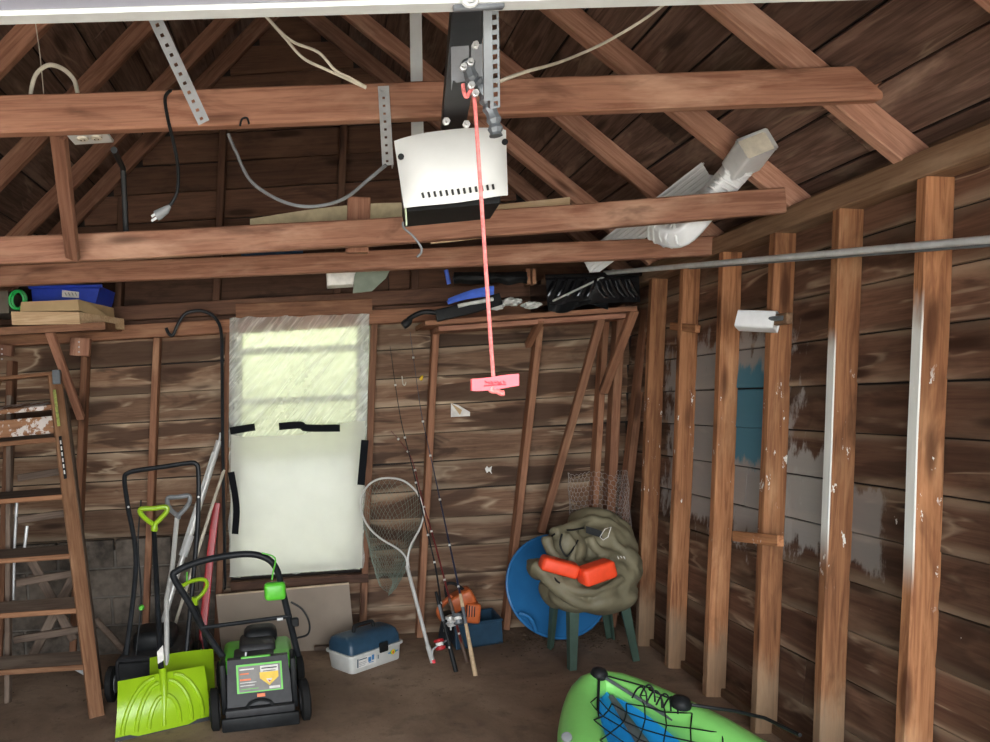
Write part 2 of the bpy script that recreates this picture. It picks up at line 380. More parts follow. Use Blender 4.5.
LOC = {}
def link(o, parent=None):
    COL.objects.link(o)
    if parent is not None:
        o.parent = parent; o.matrix_parent_inverse = Matrix.Translation(-LOC.get(parent.name, Vector()))
    return o
def part(name, mb, mat, parent, label=None, smooth=True, ang=38):
    o = bpy.data.objects.new(name, mb.mesh(name, mat, smooth, ang)); link(o, parent); LOC[o.name] = Vector()
    if parent is not None and parent.parent is None: pass
    if label: o['label'] = label
    return o
def thing(name, label, cat, loc=(0, 0, 0), group=None):
    o = bpy.data.objects.new(name, None); COL.objects.link(o); o.location = loc; o.empty_display_size = 0.1; LOC[o.name] = Vector(loc)
    o['label'] = label; o['category'] = cat
    if group: o['group'] = group
    return o
def solo(name, mb, mat, label, cat, group=None, smooth=True, ang=38):
    o = part(name, mb, mat, None, label, smooth, ang); o['category'] = cat
    if group: o['group'] = group
    return o
def struct(name, mb, mat, label, cat):
    o = part(name, mb, mat, None, label); o['category'] = cat; o['kind'] = 'structure'; return o

BOXC = {}
def frame_of(p0, p1, up):
    x = (p1 - p0).normalized(); up = Vector(up); z = (up - x * up.dot(x)).normalized(); y = z.cross(x)
    return Matrix((x, y, z)).transposed()
def beam(name, p0, p1, w, h, mat, parent, up=(0, 0, 1), bev=0.004, ends=None, jit=0.0, sag=0.0):
    """a sawn piece from p0 to p1 (centre line); local X runs along the grain, w across, h along 'up'"""
    p0, p1 = Vector(p0), Vector(p1); L = (p1 - p0).length
    n = max(1, int(L / 0.45)) if jit else 1
    b = MB()
    if jit:
        c = bev; pr = [(-w/2+c, -h/2), (w/2-c, -h/2), (w/2, -h/2+c), (w/2, h/2-c), (w/2-c, h/2), (-w/2+c, h/2), (-w/2, h/2-c), (-w/2, -h/2+c)]
        vs = []
        for i in range(n + 1):
            dy, dz = random.uniform(-jit, jit), random.uniform(-jit, jit) - sag * 4 * (i / n) * (1 - i / n)
            vs += [((i / n - 0.5) * L, y + dy, z + dz) for y, z in pr]
        fs = [(i*8+k, i*8+(k+1) % 8, (i+1)*8+(k+1) % 8, (i+1)*8+k) for i in range(n) for k in range(8)]
        fs += [tuple(range(7, -1, -1)), tuple(n*8+k for k in range(8))]
        b.add(vs, fs)
    else: b.box((0, 0, 0), (L, w, h), bev=bev)
    o = bpy.data.objects.new(name, b.mesh(name, mat, True, 30))
    o.matrix_basis = Matrix.Translation((p0 + p1) / 2) @ frame_of(p0, p1, up).to_4x4()
    if parent is not None: link(o, parent)
    else: COL.objects.link(o)
    return o

# ================================================================== THE SETTING
# floor and driveway
b = MB(); b.add([(-2.9, -1.1, 0), (2.4, -1.1, 0), (2.4, 5.6, 0), (-2.9, 5.6, 0), (-2.9, -1.1, -.1), (2.4, -1.1, -.1), (2.4, 5.6, -.1), (-2.9, 5.6, -.1)],
              [(0, 1, 2, 3), (7, 6, 5, 4), (0, 4, 5, 1), (1, 5, 6, 2), (2, 6, 7, 3), (3, 7, 4, 0)])
floor = struct('floor', b, M_FLOOR, 'dusty brown concrete garage floor', 'floor')
b = MB(); b.box((0, -9.1, -0.07), (24, 16, 0.1)); struct('ground_front', b, M_DRIVE, 'pale concrete driveway outside the open garage door', 'driveway')
b = MB(); b.box((0, 9.5, -0.09), (24, 8.0, 0.1)); struct('ground_back', b, M_OUTGREEN, 'grass behind the garage', 'ground')
# hedge: unseen, added to dim the light reaching the rear window
b = MB(); b.grid(lambda a, c: (-3.5 + 7 * a, 6.75 + 0.10 * noise.noise(Vector((a * 18, c * 9, 3))), -0.1 + 2.7 * c), 60, 24, 0.6)
solo('added_shade_screen', b, M_OUTGREEN, 'unseen green screen added outside to dim the rear window', 'added_shade_screen')

# ---- back wall
OUT = 0.03
def gable_x(z):                     # half width of the back gable at height z
    if z < ZP: return None
    return max(0.02, (ZR + 0.13 - z) / SL)
b = MB()
q = [(XL - .12, 0), (XF + .12, 0), (XF + .14 + LEAN * ZP, ZP + 0.05), (0, ZR + 0.12), (XL - .14 + LEAN * ZP, ZP + 0.05)]
wx0, wx1, wz0, wz1 = -0.545, 0.375, 0.50, 2.28      # window hole (x shifted by the lean)
def hole(x, z): return (x + LEAN * (z - 1.4), z)
# sheathing: a ring of quads round the window opening
ho = [hole(wx0, wz0), hole(wx1, wz0), hole(wx1, wz1), hole(wx0, wz1)]
vv = [(x, YB + OUT, z) for x, z in q] + [(x, YB + OUT, z) for x, z in ho]
b.add(vv, [(0, 1, 6, 5), (1, 2, 7, 6), (2, 3, 7), (3, 8, 7), (3, 4, 8), (4, 0, 5, 8)])
wall_back = struct('wall_back', b, M_SHEATH, 'back gable wall of weathered brown boards with exposed studs', 'wall')
BH = 0.2
z = 0.0; k = 0
while z < ZR:
    h = BH - 0.006 + random.uniform(-.004, .002); zc = z + BH / 2; th = 0.022
    if zc < ZP: x0, x1 = XL - 0.1 + LEAN * zc, XF + 0.1 + LEAN * zc
    else: x1 = gable_x(zc + 0.06) ; x0 = -x1
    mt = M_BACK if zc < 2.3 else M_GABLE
    runs = [(x0, x1)]
    if z + BH > wz0 and z < wz1: runs = [(x0, wx0 + LEAN * (zc - 1.4) - .01), (wx1 + LEAN * (zc - 1.4) + .01, x1)]
    out = []
    for (a, c) in runs:             # butt joints where one board ends and the next begins
        if c - a > 2.6 and random.random() < 0.6:
            m = a + (c - a) * random.uniform(0.35, 0.65); out += [(a, m - 0.003), (m + 0.003, c)]
        else: out.append((a, c))
    for (a, c) in out:
        yy = YB + 0.012 + random.uniform(-.004, .004)
        if c - a < 0.05: continue
        tl = random.uniform(-.004, .004)
        beam('siding_board', (a, yy, zc - tl), (c, yy, zc + tl), th, h + .003, mt, wall_back, up=(0, .055, 1), bev=0.003, jit=0.0025)
    z += BH; k += 1
YS = YB - 0.05                     # centre of the back studs
def bstud(px0, py0, px1, py1, w=0.045, mat=M_STUDB, Y0=YS, Y1=YS, d=0.095, name='stud'):
    beam(name, P(px0, py0, Y0), P(px1, py1, Y1), w, d, mat, wall_back, up=(0, 1, 0), jit=0.0015)
def gstud(xb, z0, z1, mat=M_STUDB):
    beam('stud', (xb + LEAN * z0, YS, z0), (xb + LEAN * z1, YS, z1), 0.045, 0.095, mat, wall_back, up=(0, 1, 0), jit=0.0015)
Zback = 2.18
for (px, py) in ((153, 420), (225.5, 420), (371, 420)):
    p = P(px, py, YB - 0.1); gstud(p.x - LEAN * p.z, 0.0, Zback)
for (px, py) in ((82, 400), (8, 400)):
    p = P(px, py, YB - 0.1); gstud(p.x - LEAN * p.z, 0.0, 2.08)
bstud(436, 320, 419, 637); bstud(540, 316, 505, 628)
bstud(604, 320, 590, 560, 0.04); bstud(619, 315, 603, 620, 0.06)
bstud(651, 280, 610, 625, 0.05, M_STUDB, 5.15, 5.2)       # leaning corner piece
# plates and headers across the back
beam('top_plate', (XL + .02 + LEAN * Zback, YS, Zback + .05), (XF + LEAN * Zback, YS, Zback + .05), 0.1, 0.095, M_STUDB, wall_back, jit=0.002)
beam('top_plate', (XL + .02 + LEAN * 2.35, YS - .01, 2.36), (XF + LEAN * 2.35, YS - .01, 2.36), 0.08, 0.10, M_GABLE, wall_back, jit=0.002)
beam('window_header', P(236, 311, YS - .06), P(372, 306, YS - .06), 0.03, 0.10, M_STUDB, wall_back, jit=0.002)
beam('window_sill', P(231, 586, YS - .02), P(368, 577, YS - .02), 0.07, 0.06, M_GABLE, wall_back, jit=0.002)
# gable studs seen above the tie beams
for (px, py) in ((222, 150), (122, 180), (345, 100), (421, 130)):
    p = P(px, py, YB - 0.1); zt = ZR - SL * abs(p.x) - .15
    beam('stud', (p.x - LEAN * (p.z - 2.4), YS, 2.41), (p.x + LEAN * (zt - p.z), YS, zt), 0.05, 0.095, M_GABLE, wall_back, up=(0, 1, 0), jit=0.0015)
# concrete blocks of the old foundation, lower left
k = 0
b = MB(); b.box((-1.62, YB - .03, .36), (1.8, .04, .72)); part('mortar_bed', b, plain('old_mortar', (0.16, 0.14, 0.12), .95), wall_back)
for r_ in range(4):
    x = XL + 0.06 + (0.2 if r_ % 2 else 0.0) - .1
    while x < -0.75:
        w = min(0.395, -0.72 - x)
        if w > 0.08:
            bb = MB(); bb.box((x + w / 2 + LEAN * .2 * r_, YB - 0.035, 0.1 + 0.2 * r_), (w - 0.012, 0.06 + random.uniform(-.006, .006), 0.188), bev=0.006)
            part('foundation_block', bb, M_BLOCK, wall_back)
        x += 0.4

# ---- right wall
b = MB(); o_ = 0.13
b.add([(XF + o_, -1.0, 0), (XF + o_, YB + .05, 0), (XF + o_ + LEAN * 2.6, YB + .05, 2.6), (XF + o_ + LEAN * 2.6, -1.0, 2.6)], [(0, 1, 2, 3)])
wall_right = struct('wall_right', b, M_SHEATH, 'right garage wall of dark boards behind bare pine studs', 'wall')
z = 0.0; k = 0
upR = (LEAN, 0, 1)
while z < 2.5:
    zc = z + BH / 2; splits = sorted([random.uniform(1.0, 2.3)] + ([random.uniform(3.1, 4.4)] if k % 2 else []))
    ys = [-1.0] + splits + [YB]
    for a, c in zip(ys[:-1], ys[1:]):
        oo = 0.112 + random.uniform(-.004, .004); tl = random.uniform(-.004, .004)
        beam('siding_board', rw(a + .003, zc - tl, oo), rw(c - .003, zc + tl, oo), 0.022, BH - .004 + random.uniform(-.002, .001), M_RBOARD, wall_right, up=(LEAN + .05, 0, 1), bev=0.003, jit=0.002)
    z += BH; k += 1
# studs: pixel of the far lower edge of the room-side face
ZT = 2.315
STY = []
for (px, py) in ((635, 642), (664, 668), (702, 700), (750, 727), (812, 742), (895, 742)):
    p = WR(px, py); STY.append(p.y)
STY += [STY[-1] - 0.41, STY[-1] - 0.82, STY[-1] - 1.23, STY[-1] - 2.05, STY[-1] - 2.87]
for i, y in enumerate(STY):
    yc = y - 0.024
    beam('stud', rw(yc, 0.0, 0.05), rw(yc, ZT, 0.05), 0.048, 0.10, M_STUD, wall_right, up=(1, 0, 0), jit=0.002)
beam('top_plate', rw(-1.0, ZT + .048, 0.045), rw(YB, ZT + .048, 0.045), 0.105, 0.095, M_PLATE, wall_right, up=upR, jit=0.003)
beam('ledger_board', rw(-1.0, ZT + .145, 0.10), rw(YB, ZT + .145, 0.10), 0.03, 0.09, M_PLATE, wall_right, up=upR, jit=0.003)
beam('sole_plate', rw(-1.0, 0.022, 0.09), rw(YB, 0.022, 0.09), 0.035, 0.044, M_PLATE, wall_right, up=upR)
# short blocks nailed between and across the studs
def rblock(pa, pb, w, h, off, mat=M_STUD, name='nailer_block'):
    beam(name, WR(*pa, off), WR(*pb, off), w, h, mat, wall_right, up=upR)
rblock((735, 536), (781, 541), 0.03, 0.05, -0.017)
rblock((672, 326), (698, 329), 0.03, 0.045, 0.02)
rblock((770, 321), (790, 318), 0.03, 0.05, 0.0, M_PLATE)

# ---- left wall and front wall
b = MB(); b.add([(XL - o_, -1.0, 0), (XL - o_, YB + .05, 0), (XL - o_ + LEAN * 2.6, YB + .05, 2.6), (XL - o_ + LEAN * 2.6, -1.0, 2.6)], [(0, 1, 2, 3)])
wall_left = struct('wall_left', b, M_SHEATH, 'left garage wall of dark boards and studs', 'wall')
def lw(Y, Z, off=0.0): return Vector((XL - off + LEAN * Z, Y, Z))
for i in range(12):
    zc = (i + .5) * BH
    beam('siding_board', lw(-1.0, zc, .112), lw(YB, zc, .112), 0.022, BH - .006, M_RBOARD, wall_left, up=upR, bev=0.003)
for i in range(11):
    y = 4.9 - 0.55 * i; beam('stud', lw(y, 0, .05), lw(y, ZT, .05), 0.048, 0.10, M_STUDB, wall_left, up=(1, 0, 0))
beam('top_plate', lw(-1.0, ZT + .048, .045), lw(YB, ZT + .048, .045), 0.105, 0.095, M_PLATE, wall_left, up=upR)
b = MB(); yf = -1.05
b.add([(XL - .3, yf, 2.42), (XP + .3, yf, 2.42), (0, yf, ZR + .25), (XL - .3, yf, 0), (XL + .12, yf, 0), (XL + .32, yf, 2.42), (XF - .08, yf, 0), (XF + .2, yf, 0), (XP + .05, yf, 2.42), (XL - .05, yf, 2.42)],
      [(0, 1, 2), (3, 4, 5, 0), (6, 7, 1, 8)])
wall_front = struct('wall_front', b, M_SHEATH, 'front wall above and beside the open garage door', 'wall')

# ---- roof: deck, boards, rafters, ridge board, tie beams
b = MB(); dz = 0.175; ex = 2.75
for sg in (-1, 1):
    b.add([(0, -1.3, ZR + dz), (sg * ex, -1.3, ZR + dz - SL * ex), (sg * ex, YB + .3, ZR + dz - SL * ex), (0, YB + .3, ZR + dz)], [(0, 1, 2, 3)])
ceiling = struct('ceiling', b, M_SHEATH, 'open gable roof of dark boards over pine rafters', 'ceiling')
cs = math.hypot(1, SL); ux, uz = 1 / cs, -SL / cs
vo = 0.1 * cs                        # vertical height of a rafter
for sg in (-1, 1):
    s0 = 0.02; k = 0
    while s0 < 3.6:
        wd = random.choice((0.235, 0.25, 0.27)); sc = s0 + wd / 2
        x = sc * ux; zz = ZR + vo + 0.013 * cs + sc * uz
        splits = [random.choice(RAFY) for _ in range(1)] if False else [random.uniform(1.5, 4.2)]
        ys = [-1.25] + splits + [YB + .2]
        for a, c in zip(ys[:-1], ys[1:]):
            beam('roof_board', (sg * x, a + .004, zz + random.uniform(-.003, .003)), (sg * x, c - .004, zz + random.uniform(-.003, .003)), wd - random.uniform(.008, .016), 0.022, M_ROOF, ceiling, up=(sg * SL / cs, 0, 1 / cs), bev=0.003, jit=0.002)
        s0 += wd; k += 1
RAFY = [P(925, 158, 2.5).y + 0.0]
# rafter depths from where their feet meet the right plate
def plate_y(px, py):
    u, v = uv(px, py); return XP / (u * cr + v * sr)
RAFY = [plate_y(897, 160), plate_y(786, 205), plate_y(704, 238)]
stp = (RAFY[2] - RAFY[0]) / 2
RAFY += [RAFY[2] + stp, YB - .06, RAFY[0] - stp, RAFY[0] - 2 * stp, RAFY[0] - 3 * stp, RAFY[0] - 4 * stp, RAFY[0] - 5 * stp]
for y in RAFY:
    for sg in (-1, 1):
        xe = XP + 0.22
        p0 = Vector((0, y, ZR + vo / 2)); p1 = Vector((sg * xe, y, ZR + vo / 2 - SL * xe))
        beam('rafter', p0, p1, 0.05, 0.1, M_RAFT if sg > 0 else M_BEAM, ceiling, up=(sg * SL / cs, 0, 1 / cs), jit=0.002)
beam('ridge_board', (0, -1.25, ZR + .06), (0, YB, ZR + .06), 0.03, 0.16, M_RAFT, ceiling)
# tie beams
def tie(pl, Yl, pr, Yr, h, mat=M_BEAM, ext=0.0, t=0.05, sag=0.0):
    a, c = P(*pl, Yl), P(*pr, Yr); d = (a - c).normalized()
    return beam('tie_beam', a + d * ext, c, t, h, mat, ceiling, jit=0.003, bev=0.006, sag=sag)
y1, y2, y3 = RAFY[0] - .055, RAFY[1] - .055, RAFY[2] - .055
tie((0, 116.5), y1 - .28, (876, 85), y1, 0.122, M_BEAM, ext=0.75)
tie((0, 246.5), y2 - .25, (782, 201), y2, 0.112, M_BEAM, ext=0.7, sag=0.032)
tie((0, 277), y3 - .1, (715, 246), y3, 0.105, M_BEAM, ext=0.5)
tie((0, 279), RAFY[3] - .05, (640, 249), RAFY[3] - .05, 0.10, M_GABLE, ext=0.3)
b = MB(); b.add([P(x, y, y1 - .031) for x, y in ((793, 88), (797, 82), (801, 76), (804, 77), (803, 84), (806, 87), (800, 90), (797, 92))], [(0, 1, 2, 3, 4, 5, 6, 7)]); part('orange_mark', b, plain('orange_spray', (0.62, 0.16, 0.04), .7), ceiling)
beam('hanger_post', P(58.5, 134, y1 - .2), P(73, 258, y2 - .30), 0.055, 0.03, M_BEAM, ceiling, up=(0, 1, 0))
beam('block', P(359, 198, y2 + .1), P(357, 253, y2 + .1), 0.105, 0.05, M_BEAM, ceiling, up=(0, 1, 0))
beam('block', P(424.5, 228, y2 - .05), P(424.5, 240, y2 - .05), 0.045, 0.02, M_SCRAP, ceiling, up=(0, 1, 0))

# ---- window
def wpt(a, c, Y): # a right, c down, over the covered window
    tl, tr, br, bl = P(231, 318, Y), P(368, 314, Y), P(363, 568, Y), P(229, 577, Y)
    return (tl * (1 - a) + tr * a) * (1 - c) + (bl * (1 - a) + br * a) * c
b = MB()
fY = YB - 0.02
def wbar(b, a0, c0, a1, c1, w, d, Y): b.tube([wpt(a0, c0, Y), wpt(a1, c1, Y)], 1, prof=[(-w/2, -d/2), (w/2, -d/2), (w/2, d/2), (-w/2, d/2)], up=(0, 1, 0))
for args in ((0.06, 0, .06, 1), (0.95, 0, 0.95, 1)): wbar(b, *args, 0.05, 0.05, fY)
for c in (0.015, 0.985): wbar(b, 0.06, c, 0.95, c, 0.05, 0.05, fY)
window = struct('window_1', b, plain('cream_window_paint', (0.62, 0.63, 0.50), 0.5), 'tall old window covered with plastic film and black tape', 'window')
for c in (0.13, 0.325, 0.54):
    b = MB(); wbar(b, 0.06, c, 0.95, c, 0.035, 0.04, fY); part('sash_bar', b, MATS['cream_window_paint'], window)
cs_ = [0.02, 0.13, 0.325, 0.54, 0.98]
for c0, c1 in zip(cs_[:-1], cs_[1:]):
    b = MB(); b.grid(lambda a, c: wpt(0.07 + 0.87 * a, c0 + (c1 - c0) * c, fY + 0.012), 1, 1); part('pane', b, M_PANE if c0 < .5 else M_PANE2, window)
def wrinkle(a, c):
    d = (a * 0.7 + c * 1.25)
    amp = 0.012 + 0.010 * noise.noise(Vector((a * 3, c * 4, 1)))
    return amp * math.sin(d * 60 + 5 * noise.noise(Vector((a * 4, c * 4, 0)))) * (0.4 + 0.6 * (c < .45)) + 0.012 * noise.noise(Vector((a * 6, c * 9, 5)))
def filmf(a, c):
    e = 0.018 * noise.noise(Vector((c * 12, 0, 2))) if a in (0, 1) else 0
    p = wpt(a + e, c + (0.008 * noise.noise(Vector((a * 11, 4, 0))) if c in (0, 1) else 0), YB - 0.115); p.y -= wrinkle(a, c) + .01; return p
b = MB(); b.grid(filmf, 46, 70); part('plastic_film', b, M_FILM, window, 'clear wrinkled plastic film')
def sheetf(a, c):
    c2 = 0.45 + 0.55 * c + (0.03 * math.sin(a * 5) if c == 0 else 0)
    p = wpt(a * 0.985 + .008, c2, YB - 0.17); p.y -= 0.018 * noise.noise(Vector((a * 4, c * 5, 9))) + 0.006 * noise.noise(Vector((a * 14, c * 10, 2))); return p
b = MB(); b.grid(sheetf, 36, 44); part('white_sheet', b, M_SHEETW, window, 'milky white plastic sheet over the lower half')
def tape(pts, w):
    b = MB(); pp = spl([P(x, y, YB - 0.195) for x, y in pts], 4)
    b.tube(pp, 1, prof=[(-w/2, -.002), (w/2, -.002), (w/2, .002), (-w/2, .002)], up=(0, 0, 1) if abs(pts[0][0] - pts[-1][0]) > abs(pts[0][1] - pts[-1][1]) else (1, 0, 0)); part('tape', b, M_TAPE, window)
tape([(279, 426.5), (300, 425), (307, 428), (340, 428)], 0.05)
tape([(230, 431), (242, 429), (255, 427)], 0.05)
tape([(365, 440), (363, 462), (361, 485)], 0.05)
tape([(231, 472), (235, 495), (236.5, 512), (235, 534)], 0.045)
for sx in (0.02, 0.98):
    b = MB(); b.grid(lambda a, c: wpt(sx - 0.03 + 0.06 * a, c * 0.5, YB - 0.13) + Vector((0, -0.012 * noise.noise(Vector((a * 3, c * 20, sx))), 0)), 4, 40)
    part('film_edge', b, M_FILM, window)

# ================================================================== OVERHEAD DOOR AND OPENER
dY = 1.35
DL, DR = P(-330, 32, dY), P(1170, -11, dY)
dd = thing('garage_door', 'white sectional garage door raised overhead', 'garage door', (0.2, 0.2, 2.33))
ux_ = (DR - DL).normalized()
b = MB()
def dq(a, y, z): return DL + (DR - DL) * a + Vector((0, y, z))
th = 0.035
sect = 4; length = 2.2
for i in range(sect):
    y0_, y1_ = -length * (i + 1) / sect + .004, -length * i / sect - .004 - (0.03 if i == 0 else 0)
    b = MB(); b.hexa([dq(0, y0_, .004), dq(1, y0_, .004), dq(1, y1_, .004), dq(0, y1_, .004)], [dq(0, y0_, .04), dq(1, y0_, .04), dq(1, y1_, .04), dq(0, y1_, .04)])
    part('panel', b, M_DOORW, dd)
b = MB(); b.hexa([dq(0, -.03, -.004), dq(1, -.03, -.004), dq(1, 0, -.004), dq(0, 0, -.004)], [dq(0, -.03, .045), dq(1, -.03, .045), dq(1, 0, .045), dq(0, 0, .045)])
part('edge_rail', b, M_DOOREDGE, dd, 'white end rail')
for a in (0.02, 0.98):      # tracks hold the raised door
    b = MB(); p = dq(a, 0, .02); b.tube([p + Vector((0, .25, 0)), p + Vector((0, -2.25, 0))], 1, prof=[(-.03, -.02), (.03, -.02), (.03, .02), (-.03, .02)], up=(0, 0, 1)); part('track', b, M_STEEL, dd)
    b = MB(); p = dq(a, .2, .03); b.tube([p, Vector((p.x, p.y, min(ZR - SL * abs(p.x) + .02, 4)))], 0.012, 4); part('track_hanger', b, M_STEEL, dd)

op = thing('garage_door_opener', 'garage door opener with white light cover hung from the tie beam', 'door opener', P(452, 180, 2.3))
Yo = 2.14
# black body
def lerp4(tl, tr, br, bl, a, c): return (tl * (1 - a) + tr * a) * (1 - c) + (bl * (1 - a) + br * a) * c
b = MB()
f4 = [P(402, 150, Yo + .06), P(504, 141, Yo + .06), P(500, 203, Yo + .06), P(406, 212, Yo + .06)]
b.hexa(f4, [p + Vector((0.015, 0.19, 0)) for p in f4]); part('motor_housing', b, M_BLKPL, op)
def coverf(a, c):
    tl, tr, br, bl = P(394, 141, Yo + .03), P(506, 130, Yo + .03), P(508, 195, Yo), P(404, 208, Yo)
    p = lerp4(tl, tr, br, bl, a, c); bul = (1 - (2 * a - 1) ** 4) * (0.3 + 0.7 * math.sin(math.pi * min(1, c * .9 + .08)))
    p.y -= 0.055 * bul; p.z += 0.008 * math.sin(math.pi * a) * (1 - 2 * c); return p
b = MB(); b.grid(coverf, 24, 16, 0.004); cov = part('light_cover', b, M_OFFW, op, 'white diffuser cover')
for i in range(13):
    a = 0.17 + 0.055 * i; b = MB(); p0 = coverf(a, 0.84); p1 = coverf(a + .012, 0.91)
    b.tube([p0 - Vector((0, .005, 0)), p1 - Vector((0, .005, 0))], 0.0035, 5); part('vent_slot', b, M_BLKPL, cov)
for (a, c) in ((0.03, 0.28), (0.97, 0.22)):
    b = MB(); b.lathe([(0.009, 0), (0.009, .004)], coverf(a, c) - Vector((0, .008, 0)), (0, -1, 0), 10); part('cover_clip', b, M_BLKPL, cov)
b = MB(); b.box(P(406, 217, Yo + .05), (0.004, .01, .05)); part('indicator_strip', b, plain('pale_green_strip', (0.5, 0.6, 0.4)), op)
# rail
r0, r1 = P(452, 132, 2.35), P(468, 13, 1.5); dr = (r1 - r0)
b = MB(); b.tube([r0, r0 + dr * 3.2], 1, prof=[(-.018, -.034), (.018, -.034), (.018, .034), (-.018, .034)], up=(0, 0, 1)); part('rail', b, M_BLACK, op, 'black steel rail')
for (x, y, Y) in ((446, 122, 2.1), (466, 125, 2.1)):
    b = MB(); b.lathe([(0.011, 0), (0.011, .008), (.006, .009), (.006, .018)], P(x, y, Y), (0, -1, 0), 6); part('bolt', b, M_STEEL, op)
# trolley: folded steel bracket
for (pts) in ([(451, 31), (453, 26), (457, 33), (466, 36), (469, 44), (468, 62)], [(482, 31), (474, 33), (471, 42), (472, 62)]):
    b = MB(); top = [P(x, y, 1.62) for x, y in spl([Vector((x, y, 0)) for x, y in pts], 3) and [(v.x, v.y) for v in spl([Vector((x, y, 0)) for x, y in pts], 3)]]
    nn = len(top) - 1
    def trf(a, c):
        q = top[min(nn, int(round(a * nn)))].copy(); q.z -= c * (0.125 - 0.05 * a); q.x -= .006 * c; return q
    b.grid(trf, nn, 3, 0.004); part('trolley_bracket', b, M_STEELM, op)
b = MB(); pp = spl([P(x, y, 1.58) for x, y in ((467, 60), (472, 78), (482, 88), (488, 104), (494, 120), (496, 136))], 4)
b.tube(pp, [0.011 + 0.006 * math.sin(i * 1.3) ** 2 for i in range(len(pp))], 8); part('release_lever', b, M_STEELD, op, 'grey release lever')
for (x, y) in ((470, 63), (463, 68), (471, 86), (475, 94), (475, 46)):
    b = MB(); b.lathe([(0.008, 0), (0.008, .006), (.005, .007), (.005, .014)], P(x, y, 1.565), (0, -1, 0), 6); part('bolt', b, M_STEEL, op)
# straight door arm, perforated angle
def angle_bar(p0, p1, w, nh, parent, face=(0, -1, 0), leg=1, name='perforated_angle', mat=M_STEEL, holes=True, hole_r=0.006):
    p0, p1 = Vector(p0), Vector(p1); x = (p1 - p0).normalized(); n = Vector(face); n = (n - x * n.dot(x)).normalized(); s = x.cross(n) * leg; t = 0.003
    b = MB(); L = (p1 - p0).length
    # front plate built as strips round real holes
    hw = hole_r; cells = nh; cl = L / cells
    def q(l, w_, d): return p0 + x * l + s * w_ - n * d
    if holes:
        b.hexa([q(0, -w/2, 0), q(L, -w/2, 0), q(L, -hw, 0), q(0, -hw, 0)], [q(0, -w/2, t), q(L, -w/2, t), q(L, -hw, t), q(0, -hw, t)])
        b.hexa([q(0, hw, 0), q(L, hw, 0), q(L, w/2, 0), q(0, w/2, 0)], [q(0, hw, t), q(L, hw, t), q(L, w/2, t), q(0, w/2, t)])
        for i in range(cells + 1):
            a = max(0, (i - .5) * cl + hw); c = min(L, (i + .5) * cl - hw)
            b.hexa([q(a, -hw, 0), q(c, -hw, 0), q(c, hw, 0), q(a, hw, 0)], [q(a, -hw, t), q(c, -hw, t), q(c, hw, t), q(a, hw, t)])
    b.hexa([q(0, w/2, 0), q(L, w/2, 0), q(L, w/2, w), q(0, w/2, w)], [q(0, w/2 + t, 0), q(L, w/2 + t, 0), q(L, w/2 + t, w), q(0, w/2 + t, w)])
    return b
part('door_arm', angle_bar(P(494, 2, 1.42), P(496, 108, 1.52), 0.017, 11, op, leg=1, hole_r=.0045), M_STEELD, op, 'perforated steel door arm')
b = MB(); b.tube([P(487, -10, 1.4), P(488, 100, 1.5)], 1, prof=[(-.009, -.008), (.009, -.008), (.009, .008), (-.009, .008)]); part('arm_bar', b, M_STEELD, op)
b = MB(); b.box(P(478, -4, 1.33), (0.09, 0.012, 0.05), bev=.003); part('door_bracket', b, M_STEELD, op)
b = MB(); b.tube([P(470 + 7 * math.cos(t * .5236), 0 + 6 * math.sin(t * .5236), 1.31) for t in range(12)], 0.004, 6, closed=True); part('bracket_ring', b, M_STEEL, op)
# hanging straps
part('hanger_strap', angle_bar(P(383, 86, y1 - .20), P(387.5, 165, y1 - .22), 0.034, 10, op, leg=-1, hole_r=.0045), M_STEEL, op, 'perforated hanger strap')
b = MB(); b.lathe([(0.008, 0), (0.008, .007)], P(383, 90, y1 - .205), (0, -1, 0), 6); part('bolt', b, M_STEEL, op)
b = MB(); b.tube([P(415, -30, y1 + .10), P(417.5, 138, y1 + .04)], 1, prof=[(-.002, -.022), (.002, -.022), (.002, .022), (-.002, .022)], up=(0, 1, 0)); part('hanger_strap', b, M_OFFW, op, 'white painted strap')
# emergency release
rc = thing('release_cord', 'red and white release cord with coral red pull handle', 'pull cord', P(494, 383, 1.58))
pp = spl([P(x, y, 1.58) for x, y in ((463, 84), (464, 92), (467, 97), (471, 90), (474, 96), (478, 150), (484, 240), (490, 330), (493, 372), (494, 384))], 5)
b = MB(); b.tube(pp, 0.0042, 7); part('cord', b, M_REDCORD, rc)
def hf(a, c, off):
    x = 471 + 47 * a; y = 377.5 + 1.6 * math.cos(a * 3.1) - 2 * a + 13 * c * (1 - .1 * (2 * a - 1) ** 2)
    p = P(x, y, 1.575); p.y += off; return p
b = MB(); b.grid(lambda a, c: hf(a, c, -.008), 14, 4, 0.016); hd = part('handle', b, M_REDH, rc, 'coral red T handle')
b = MB()
for i in range(7):
    x = 485 + 3.0 * i; b.tube([P(x, 381 + (i % 2), 1.565), P(x + 2.2, 384 + (i % 3) - 1, 1.565)], 0.0016, 5)
b.tube([P(484, 386, 1.565), P(506, 384.5, 1.565)], 0.0014, 5); part('embossed_print', b, M_REDD, hd)
b = MB(); b.tube(spl([P(x, y, 1.572) for x, y in ((493, 386), (491, 390), (497, 391), (501, 393), (504, 393))], 4), 0.006, 7); part('knot', b, M_REDCORD, rc)

